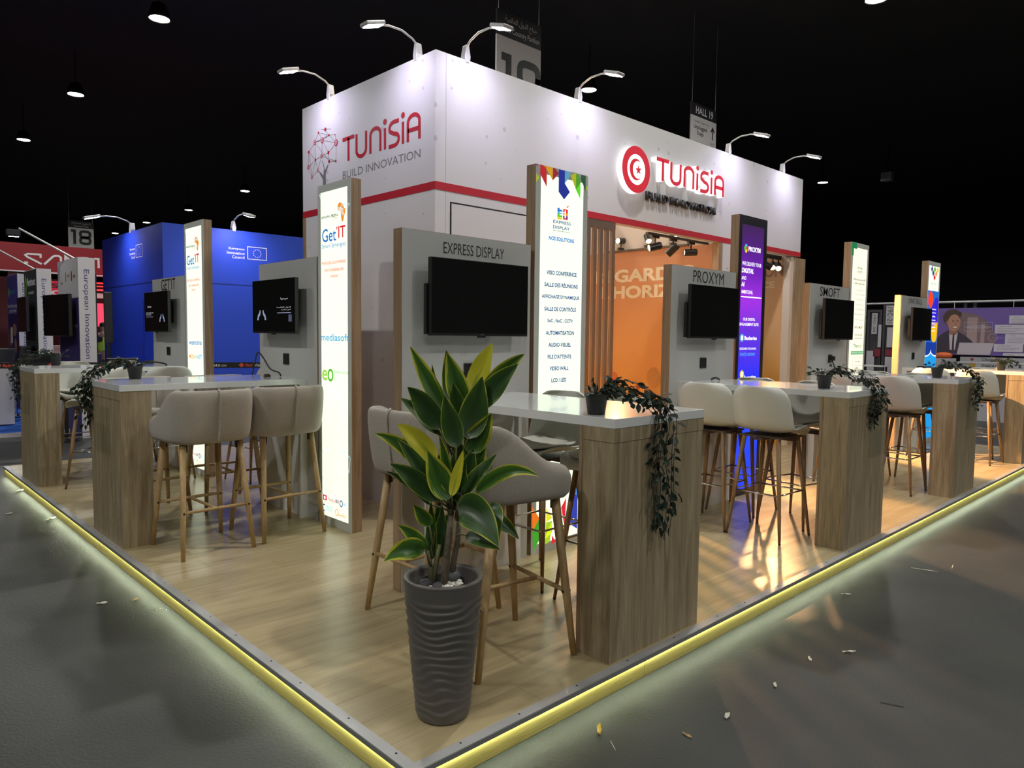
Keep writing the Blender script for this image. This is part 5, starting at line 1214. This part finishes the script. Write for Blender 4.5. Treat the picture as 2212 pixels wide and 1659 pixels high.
for k in range(9):
    x = .15 + k * .62; obj('band_logo', MB().poly([(x + a, -.002, .968 + b) for a, b in ((-.04, 0), (0, -.036), (.04, 0), (0, .036))]), RB, bd); text('fair', x + .055, x + .165, .945, .990, RB, bd, y=-.002, bold=.02); text('platz', x + .172, x + .325, .935, .990, PWHITE, bd, y=-.002, bold=.01); text('.com', x + .332, x + .41, .948, .972, PWHITE, bd, y=-.002)

# red booth with white lettering, far left
REDB = mat('red_fascia', (.30, .012, .018), .5); REDD = mat('dark_red_wall', (.075, .006, .01), .6)
rb = thing('red_booth', 'dark red booth far behind with large white angular letters', 'booth', (-6, 25, 0))
obj('fascia', MB().box(0, 0, 3.29, 16, .3, 4.14), REDB, rb); obj('white_edge', MB().box(0, -.01, 3.255, 16, .3, 3.29), PWHITE, rb)
obj('back_wall', MB().box(0, 3, FL, 16, 3.1, 3.255), REDD, rb); obj('post', MB().box(8.9, .05, FL, 9.2, .3, 3.255), REDD, rb); obj('post', MB().box(15.7, .05, FL, 16, .3, 3.255), REDD, rb); obj('post', MB().box(0, .05, FL, .3, .3, 3.255), REDD, rb)
obj('red_light_bar', MB().box(10.5, -.4, 2.98, 12.5, -.36, 3.02).box(10.9, -.4, 2.88, 12.5, -.36, 2.91).box(10.6, -.4, 2.75, 12.5, -.36, 2.80).box(10.5, -.4, FL, 10.55, -.36, 2.8), glow('neon_red', (1, .03, .03), 2.2), rb)
obj('pink_screen', MB().box(10.9, 1.2, 1.6, 12.6, 1.25, 2.4), glow('pink_screen', (1, .08, .16), .9), rb); obj('white_screen', MB().box(10.35, .9, 1.75, 10.75, .95, 2.2), glow('pale_screen', (1, .75, .7), .7), rb)
obj('white_arch', MB().ribbon([(10.9, 1.0), (10.9, 2.3), (11.3, 2.62), (12.6, 2.62)], .16, .3, .4), PWHITE, rb); obj('counter', MB().box(10.2, 1.0, FL, 12.8, 1.6, .95), PANW, rb)
rp = obj('red_poster', MB().box(9.86, -.35, 1.6, 11.0, -.30, 3.0), glow('red_poster', (.55, .01, .04), .55), rb); text('SA', 9.95, 10.55, 2.78, 2.93, INK, rb, y=-.36, bold=.03); text('OP', 9.95, 10.55, 2.56, 2.71, PWHITE, rb, y=-.36, bold=.03)
def sandisk(x0, z0, w_, h_):
    pass
LS = MB(); f = lambda P, x0, wd: [(x0 + x * wd, 3.51 + z * .335) for x, z in P]
Sp = [(.95, .62), (.95, .93), (.22, .93), (.07, .80), (.16, .66), (1.0, .06)]
for x0, wd in ((9.33, .46), (11.60, .46)):
    LS.ribbon(f(Sp, x0, wd), .058, -.012, 0); LS.box(x0, -.012, 3.51, x0 + .10, 0, 3.58)
LS.ribbon(f([(.0, .05), (.52, .85), (.66, .93), (.84, .93), (.96, .80), (.96, .42)], 9.86, .48), .062, -.012, 0); LS.box(10.24, -.012, 3.51, 10.34, 0, 3.58)
LS.ribbon(f([(.06, .05), (.06, .93), (.94, .08), (.94, .95)], 10.42, .42), .062, -.012, 0)
LS.ribbon(f([(.06, .09), (.06, .91), (.55, .91), (.90, .70), (.90, .30), (.55, .09)], 10.90, .34), .062, -.012, 0, closed=True)
LS.ribbon(f([(.0, .92), (.7, .92), (.7, .02)], 11.28, .17), .062, -.012, 0)
LS.ribbon(f([(.1, .0), (.1, 1)], 12.15, .4), .062, -.012, 0); LS.ribbon(f([(1, 1), (.2, .5), (1, 0)], 12.15, .4), .062, -.012, 0)
obj('lettering', LS, PWHITE, rb)

# worker in a hi-vis vest at the red booth, seen from behind
SKIN = mat('skin', (.30, .17, .10), .55); HAIR = mat('dark_hair', (.012, .010, .009), .7); VEST = mat('hi_vis_vest', (.42, .62, .04), .6); JACK = mat('dark_jacket', (.02, .022, .028), .8); TROU = mat('grey_trousers', (.16, .155, .15), .8)
def skinned(name, nodes_, edges, m, parent, root=0, sub=2):
    me = bpy.data.meshes.new(name); me.from_pydata([n[0] for n in nodes_], edges, []); me.materials.append(m)
    o = bpy.data.objects.new(name, me); COL.objects.link(o); o.parent = parent
    o.modifiers.new('skin', 'SKIN')
    for i, n in enumerate(nodes_): me.skin_vertices[0].data[i].radius = n[1] if isinstance(n[1], tuple) else (n[1], n[1]); me.skin_vertices[0].data[i].use_root = i == root
    md = o.modifiers.new('smooth', 'SUBSURF'); md.levels = md.render_levels = sub
    for p in me.polygons: p.use_smooth = True
    return o
pe = thing('person', 'person in a yellow green safety vest seen from behind at the far red booth', 'person', (3.70, 18.0, FL), R_(10))
N = [((0, 0, .95), (.15, .11)), ((0, .01, 1.12), (.14, .10)), ((0, .01, 1.32), (.165, .115)), ((0, 0, 1.44), (.13, .09)), ((0, .0, 1.52), .055), ((0, .02, 1.60), (.075, .085)), ((0, .02, 1.68), (.078, .095)), ((0, .02, 1.74), (.05, .06)),
     ((.18, 0, 1.42), .062), ((.24, .02, 1.16), .047), ((.20, .18, 1.0), .038), ((.17, .25, .98), .036), ((-.18, 0, 1.42), .062), ((-.25, .02, 1.16), .047), ((-.21, .16, .98), .038), ((-.18, .24, .96), .036),
     ((.09, 0, .86), .09), ((.10, .01, .50), .062), ((.10, -.01, .10), .045), ((.10, .10, .04), .04), ((-.09, 0, .86), .09), ((-.10, .01, .50), .062), ((-.10, -.01, .10), .045), ((-.10, .10, .04), .04)]
skinned('body', N, [(0, 1), (1, 2), (2, 3), (3, 4), (4, 5), (5, 6), (6, 7), (3, 8), (8, 9), (9, 10), (10, 11), (3, 12), (12, 13), (13, 14), (14, 15), (0, 16), (16, 17), (17, 18), (18, 19), (0, 20), (20, 21), (21, 22), (22, 23)], SKIN, pe)
skinned('jacket', [((0, 0, .98), (.165, .125)), ((0, .01, 1.14), (.155, .115)), ((0, .01, 1.32), (.178, .128)), ((0, 0, 1.45), (.14, .10)), ((.185, 0, 1.42), .072), ((.245, .02, 1.16), .056), ((.205, .17, 1.01), .046), ((-.185, 0, 1.42), .072), ((-.255, .02, 1.16), .056), ((-.215, .15, .99), .046)], [(0, 1), (1, 2), (2, 3), (3, 4), (4, 5), (5, 6), (3, 7), (7, 8), (8, 9)], JACK, pe)
skinned('safety_vest', [((0, 0, 1.0), (.175, .135)), ((0, .01, 1.14), (.165, .125)), ((0, .01, 1.32), (.188, .138)), ((0, 0, 1.46), (.13, .105))], [(0, 1), (1, 2), (2, 3)], VEST, pe)
skinned('trousers', [((0, 0, .96), (.165, .125)), ((.09, 0, .84), .098), ((.10, .01, .50), .074), ((.10, -.01, .09), .06), ((-.09, 0, .84), .098), ((-.10, .01, .50), .074), ((-.10, -.01, .09), .06)], [(0, 1), (1, 2), (2, 3), (0, 4), (4, 5), (5, 6)], TROU, pe)
skinned('hair', [((0, -.005, 1.63), (.078, .08)), ((0, .0, 1.71), (.084, .10)), ((0, .02, 1.765), (.055, .07))], [(0, 1), (1, 2)], HAIR, pe)

# hanging signs
SGW = mat('sign_board_white', (.62, .60, .60), .6); SGK = mat('sign_board_black', (.02, .02, .024), .5); GLY = mat('glyph_dark', (.02, .028, .026), .5); SGT = mat('sign_text_grey', (.62, .62, .62), .5)
def seven(mb, pts, wd): mb.ribbon(pts, wd, -.006, 0)
def hang_sign(label, x, y, w_, z0, zm, z1):
    t = thing('hanging_sign', label, 'sign', (x, y, 0)); obj('white_board', MB().box(0, 0, z0, w_, .03, zm), SGW, t); obj('black_board', MB().box(0, 0, zm, w_, .03, z1), SGK, t)
    for q in (.05, w_ - .05): obj('suspension_cable', MB().tube([(q, .015, z1), (q, .015, HZ)], .006, 5), STEEL, t)
    return t
def nineteen(t, X, Z, s, eight=False):
    m = MB(); m.ribbon([(X, Z + .92 * s), (X + .22 * s, Z + .92 * s), (X + .22 * s, Z)], .17 * s, -.008, -.001)
    def loop(cz, h): m.ribbon([(X + .88 * s + .30 * s * math.copysign(abs(math.cos(a)) ** .6, math.cos(a)), cz + h * math.copysign(abs(math.sin(a)) ** .6, math.sin(a))) for a in [k * PI / 14 for k in range(28)]], .17 * s, -.008, -.001, closed=True)
    if eight: loop(Z + .72 * s, .20 * s); loop(Z + .28 * s, .20 * s)
    else:
        loop(Z + .68 * s, .24 * s); m.ribbon([(X + 1.18 * s, Z + .68 * s), (X + 1.17 * s, Z + .25 * s), (X + 1.0 * s, Z + .085 * s), (X + .62 * s, Z + .085 * s)], .17 * s, -.008, -.001)
    obj('number', m, GLY, t)
s19 = hang_sign('large hanging hall sign with number nineteen behind the white booth roof', 7.63, 8.0, 1.14, 5.35, 6.87, 7.32)
nineteen(s19, .12, 5.78, .80); text(AR('pavilion'), .20, 1.02, 7.10, 7.25, SGT, s19, y=-.002); text('Global Country Pavilion', .08, 1.09, 6.93, 7.06, SGT, s19, y=-.002, bold=.008)
sh = hang_sign('hanging direction sign reading hall 19 above the white booth', 13.97, 8.0, 1.15, 5.1, 6.82, 7.12)
text('HALL 19', .20, .98, 6.88, 7.06, SGT, sh, y=-.002, bold=.025); text(AR('stage'), .12, .80, 6.66, 6.74, GLY, sh, y=-.002); text('Unplugged\nStage', .12, .72, 6.36, 6.62, GLY, sh, y=-.002, bold=.015)
obj('arrow', MB().ribbon([(.98, 6.38), (.98, 6.66)], .04, -.004, -.001).ribbon([(.90, 6.57), (.98, 6.67), (1.06, 6.57)], .04, -.004, -.001).ribbon([(.90, 5.90), (1.06, 5.90)], .04, -.004, -.001).ribbon([(.97, 5.98), (.89, 5.90), (.97, 5.82)], .04, -.004, -.001), GLY, sh)
text('Hall 18', .90, 1.06, 6.26, 6.31, GLY, sh, y=-.002); obj('rule', MB().box(.10, -.003, 6.22, 1.05, -.001, 6.225), GREYT, sh); text(AR('conn'), .12, .55, 6.04, 6.12, GLY, sh, y=-.002); text('Connexions', .12, .72, 5.88, 6.0, GLY, sh, y=-.002, bold=.015)
s18 = hang_sign('hanging hall sign with number eighteen far behind the red booth', 7.85, 40, 1.14, 5.62, 6.62, 6.97); nineteen(s18, .12, 5.80, .72, True); text('Consumer Tech', .25, .9, 6.67, 6.76, SGT, s18, y=-.002); text(AR('tech'), .15, 1.0, 6.80, 6.90, SGT, s18, y=-.002)
t = thing('speaker_box', 'small pale box hanging high in the dark at the right', 'speaker', (29.8, 9.03, 7.8)); obj('body', MB().box(-.15, -.2, 0, .15, .2, .35), SGW, t, bevel=.02); obj('bracket', MB().tube([(0, 0, .35), (0, 0, HZ - 7.8)], .02, 6), DKMET, t)

# ------------------------------------------------------------------ stands behind on the right
FRM = mat('frame_dark_grey', (.05, .048, .052), .6); PNL = mat('poster_white', (.50, .49, .52), .6); RDK = mat('poster_red', (.22, .02, .04), .6)
def stand(label, y0, y1, top, sign, parts, x=15.0):
    t = thing('stand_frame', label, 'exhibition stand', (x, y1, FL), H, 'dark stands on the right'); w_ = y1 - y0
    obj('frame', MB().box(0, 0, 0, .05, .08, top).box(w_ - .05, 0, 0, w_, .08, top).box(.05, 0, top - .05, w_ - .05, .08, top).box(.05, .03, 0, w_ - .05, .06, top - .05), FRM, t)
    if sign: s, a, b, c, d = sign; sp = obj('sign_plate', MB().box(a, -.012, c, b, 0, d), PNL, t); text(s, a + .03, b - .03, c + .04, d - .04, GLY, t, y=-.014, rot90=True)
    for nm, m_, a, b, c, d in parts: obj(nm, MB().box(a, -.02, c, b, 0, d), m_, t)
BLP = mat('poster_blue', (.12, .22, .36), .6)
stand('dark stand frame with white sign 19C-21 beside the farthest display wall', 3.36, 3.80, 2.32, ('19C-21', .06, .22, 1.87, 2.28), (('poster', PNL, .10, .40, 1.40, 1.82), ('red_strip', RDK, .08, .40, 1.22, 1.36), ('white_box', PNL, .08, .30, .0, 1.2)))
stand('dark stand frame with white sign 19C-30 behind the cream lit column', 3.82, 4.12, 2.20, ('19C-30', .10, .21, 1.68, 2.13), (('poster', PNL, .24, .30, 1.40, 1.88), ('red_strip', RDK, .16, .30, 1.20, 1.36), ('white_box', PNL, .02, .18, .0, 1.32)))
stand('dark stand with blue patterned poster half hidden behind the cream lit column', 4.14, 4.50, 2.0, None, (('poster', PNL, .02, .34, 1.38, 1.98), ('poster', BLP, .06, .30, 1.42, 1.75), ('white_box', PNL, .02, .34, .0, 1.2)))
stand('dark stand with a white sign seen between the wood post and the third display wall', 5.15, 5.62, 2.25, ('19C-32', .22, .40, 1.60, 2.10), (('poster', BLP, .22, .44, 1.2, 1.55), ('white_box', PNL, .22, .44, .0, .95)))
t = thing('side_table', 'white topped table in front of the dark stands', 'table', (14.5, 3.78, FL)); obj('top', MB().box(-.2, -.25, 1.0, .2, .25, 1.025), WHITE, t)
for a in (-.17, .14):
    for b in (-.22, .19): obj('leg', MB().box(a, b, 0, a + .03, b + .03, 1.0), FRM, t)
# dark drapes and rail
ra = thing('banner_rail', 'thin metal rail high above the purple billboard', 'rail', (15.45, 0, 0)); obj('rail', MB().tube([(.08, -.5, 2.25), (.08, 4.8, 2.25)], .022, 8), STEEL, ra)
for y in (-.4, 2.25, 2.42, 4.7): obj('post', MB().tube([(.12, y, FL), (.12, y, 2.25)], .035, 8), FRM, ra)
for y in (.55, 1.58, 2.60): obj('hanger', MB().tube([(.04, y, 2.08), (.04, y, 2.25)], .008, 5), STEEL, ra)
bl = thing('billboard', 'purple billboard showing a smiling man in a suit at a laptop and chat bubbles', 'billboard', (15.40, 2.95, 0), H)
BP = mat('bill_purple', (.155, .10, .36), .5); obj('panel', MB().box(0, .002, 1.17, 2.3, .04, 2.12), BP, bl)
Q = lambda n, c: mat('bill_' + n, c, .5)
LI2 = Q('lilac', (.30, .24, .50)); SUIT = Q('suit', (.045, .038, .06)); FACE = Q('skin', (.46, .24, .17)); HRB = Q('hair', (.075, .045, .035)); SHRT = Q('shirt', (.58, .54, .58)); ROOM = Q('room', (.20, .13, .15)); ROOM2 = Q('room_light', (.38, .27, .27)); BUB = Q('bubble', (.58, .55, .62)); BTX = Q('bubble_text', (.28, .26, .32)); LAP = Q('laptop', (.50, .45, .50)); SHD = Q('skin_shade', (.33, .15, .11)); TEE = Q('teeth', (.75, .72, .70))
decal('artwork', bl, LI2, [(1.55, 1.17), (2.3, 1.17), (2.3, 1.65)], y=0)
decal('artwork', bl, ROOM, [(.30, 1.35)] + arc(.56, 1.33, .58, .70, 110, 0, 14), y=0)
decal('artwork', bl, ROOM2, rect(.62, 1.42, .80, 1.93), rect(.86, 1.4, .93, 1.80), y=-.001)
decal('man_print', bl, SUIT, [(.02, 1.20), (.04, 1.42), (.12, 1.55), (.26, 1.66), (.44, 1.66), (.60, 1.56), (.72, 1.45), (.80, 1.30), (.80, 1.20)], y=-.002)
decal('man_print', bl, SHRT, [(.33, 1.27), (.30, 1.62), (.37, 1.66), (.46, 1.62), (.42, 1.27)], y=-.003); decal('man_print', bl, SUIT, [(.365, 1.27), (.37, 1.60), (.40, 1.60), (.405, 1.27)], y=-.004)
decal('man_print', bl, HRB, disc(.335, 1.93, .155, .165), y=-.003); decal('man_print', bl, SHD, rect(.30, 1.58, .44, 1.72), y=-.0035)
decal('man_print', bl, FACE, disc(.385, 1.82, .115, .175), y=-.004); decal('man_print', bl, HRB, [(.24, 1.90), (.30, 2.0), (.42, 2.01), (.50, 1.93), (.52, 2.02), (.40, 2.10), (.27, 2.07), (.20, 1.95)], y=-.005)
decal('man_print', bl, HRB, rect(.345, 1.865, .385, 1.875), rect(.425, 1.865, .465, 1.875), y=-.005); decal('man_print', bl, INK, disc(.366, 1.848, .012, .007), disc(.445, 1.848, .012, .007), y=-.005)
decal('man_print', bl, SHD, [(.405, 1.85), (.43, 1.785), (.40, 1.78)], y=-.005); decal('man_print', bl, SHD, arc(.405, 1.745, .06, .045, 180, 360), y=-.005); decal('man_print', bl, TEE, arc(.405, 1.742, .045, .025, 180, 360), y=-.006)
decal('man_print', bl, SHD, disc(.262, 1.83, .022, .04), y=-.0045)
decal('laptop_print', bl, LAP, [(.46, 1.18), (.50, 1.42), (1.10, 1.42), (1.04, 1.18)], y=-.006)
wv = MB()
for k in range(24): h_ = .012 + .045 * abs(math.sin(k * .9)) * math.sin(PI * k / 23); wv.ribbon([(.60 + k * .019, 1.735 - h_), (.60 + k * .019, 1.735 + h_)], .006, -.004, -.003)
wv.ribbon(rect(.575, 1.655, 1.06, 1.83), .004, -.004, -.003, closed=True).ribbon([(1.06, 1.52), (1.36, 1.52)], .004, -.004, -.003).ribbon(disc(1.07, 1.53, .075), .005, -.004, -.003, closed=True)
obj('wave_print', wv, BUB, bl)
for k, (a, b, c, d) in enumerate(((1.33, 1.80, 1.80, 1.96), (1.10, 1.62, 1.61, 1.78), (1.28, 1.78, 1.40, 1.60), (1.10, 1.58, 1.25, 1.40), (1.26, 1.74, 1.175, 1.23))):
    decal('chat_bubble', bl, BUB, rect(a, c, b, d), y=-.007); text(('Aria', 'Business Client', 'Aria', 'Business Client', 'Aria')[k], a + .08, a + .08 + (.10, .20, .10, .20, .10)[k], d - .045, d - .022, BTX, bl, y=-.008, bold=.02)
    if d - c > .1: decal('bubble_text', bl, BTX, *[rect(a + .04, d - .08 - .03 * q, b - .06 - .05 * q, d - .073 - .03 * q) for q in range(int((d - c - .06) / .03))], y=-.008)
text('AI:', .01, .10, 1.78, 1.84, BUB, bl, y=-.004, bold=.02)
ec = thing('reception_counter', 'white reception counter lettered with a company name below the purple billboard', 'counter', (14.95, 2.40, FL), H)
obj('body', MB().box(0, 0, 0, 1.9, .4, 1.14), PNL, ec); obj('back_panel', MB().box(0, .35, 1.14, 1.9, .4, 1.235), mat('poster_grey', (.30, .30, .32), .6), ec)
text('ENREACH', .46, .78, 1.04, 1.105, GLY, ec, y=-.002, bold=.01); text('REGION\nSUD', .13, .24, 1.03, 1.12, GLY, ec, y=-.002); decal('logo', ec, mat('poster_ochre', (.45, .30, .06), .6), [(.25, .98), (.36, 1.03), (.36, 1.12), (.25, 1.12)], y=-.002)
text('Choose', .38, .62, 1.16, 1.22, GLY, ec, y=.348, bold=.01); decal('logo', ec, RDK, disc(.21, 1.19, .03, .028), y=.348); decal('logo', ec, SUIT, rect(.66, 1.165, .68, 1.225), y=.348); decal('logo', ec, RDK, rect(.70, 1.165, .72, 1.225), y=.348)
wc = thing('cabinet', 'white cabinet beside the farthest lit column', 'cabinet', (14.95, 2.82, FL), H); obj('body', MB().box(0, 0, 0, .34, .4, 1.20), PNL, wc); obj('door_line', MB().box(.005, -.003, .02, .335, 0, 1.17), PNL, wc); obj('lock', MB().box(.05, -.006, 1.06, .09, -.003, 1.12), RDK, wc)
bg = MB().lathe([(.02, 0), (.13, .01), (.16, .05), (.13, .10), (.05, .12), (.01, .118)], 18); ob = obj('orange_bag', bg, mat('bag_orange', (.62, .12, .02), .6, bump=.8, bscale=12), None, smooth=True, loc=(15.15, 2.66, FL + 1.201)); tag(ob, 'orange bag lying on the white cabinet beside the farthest lit column', 'bag')
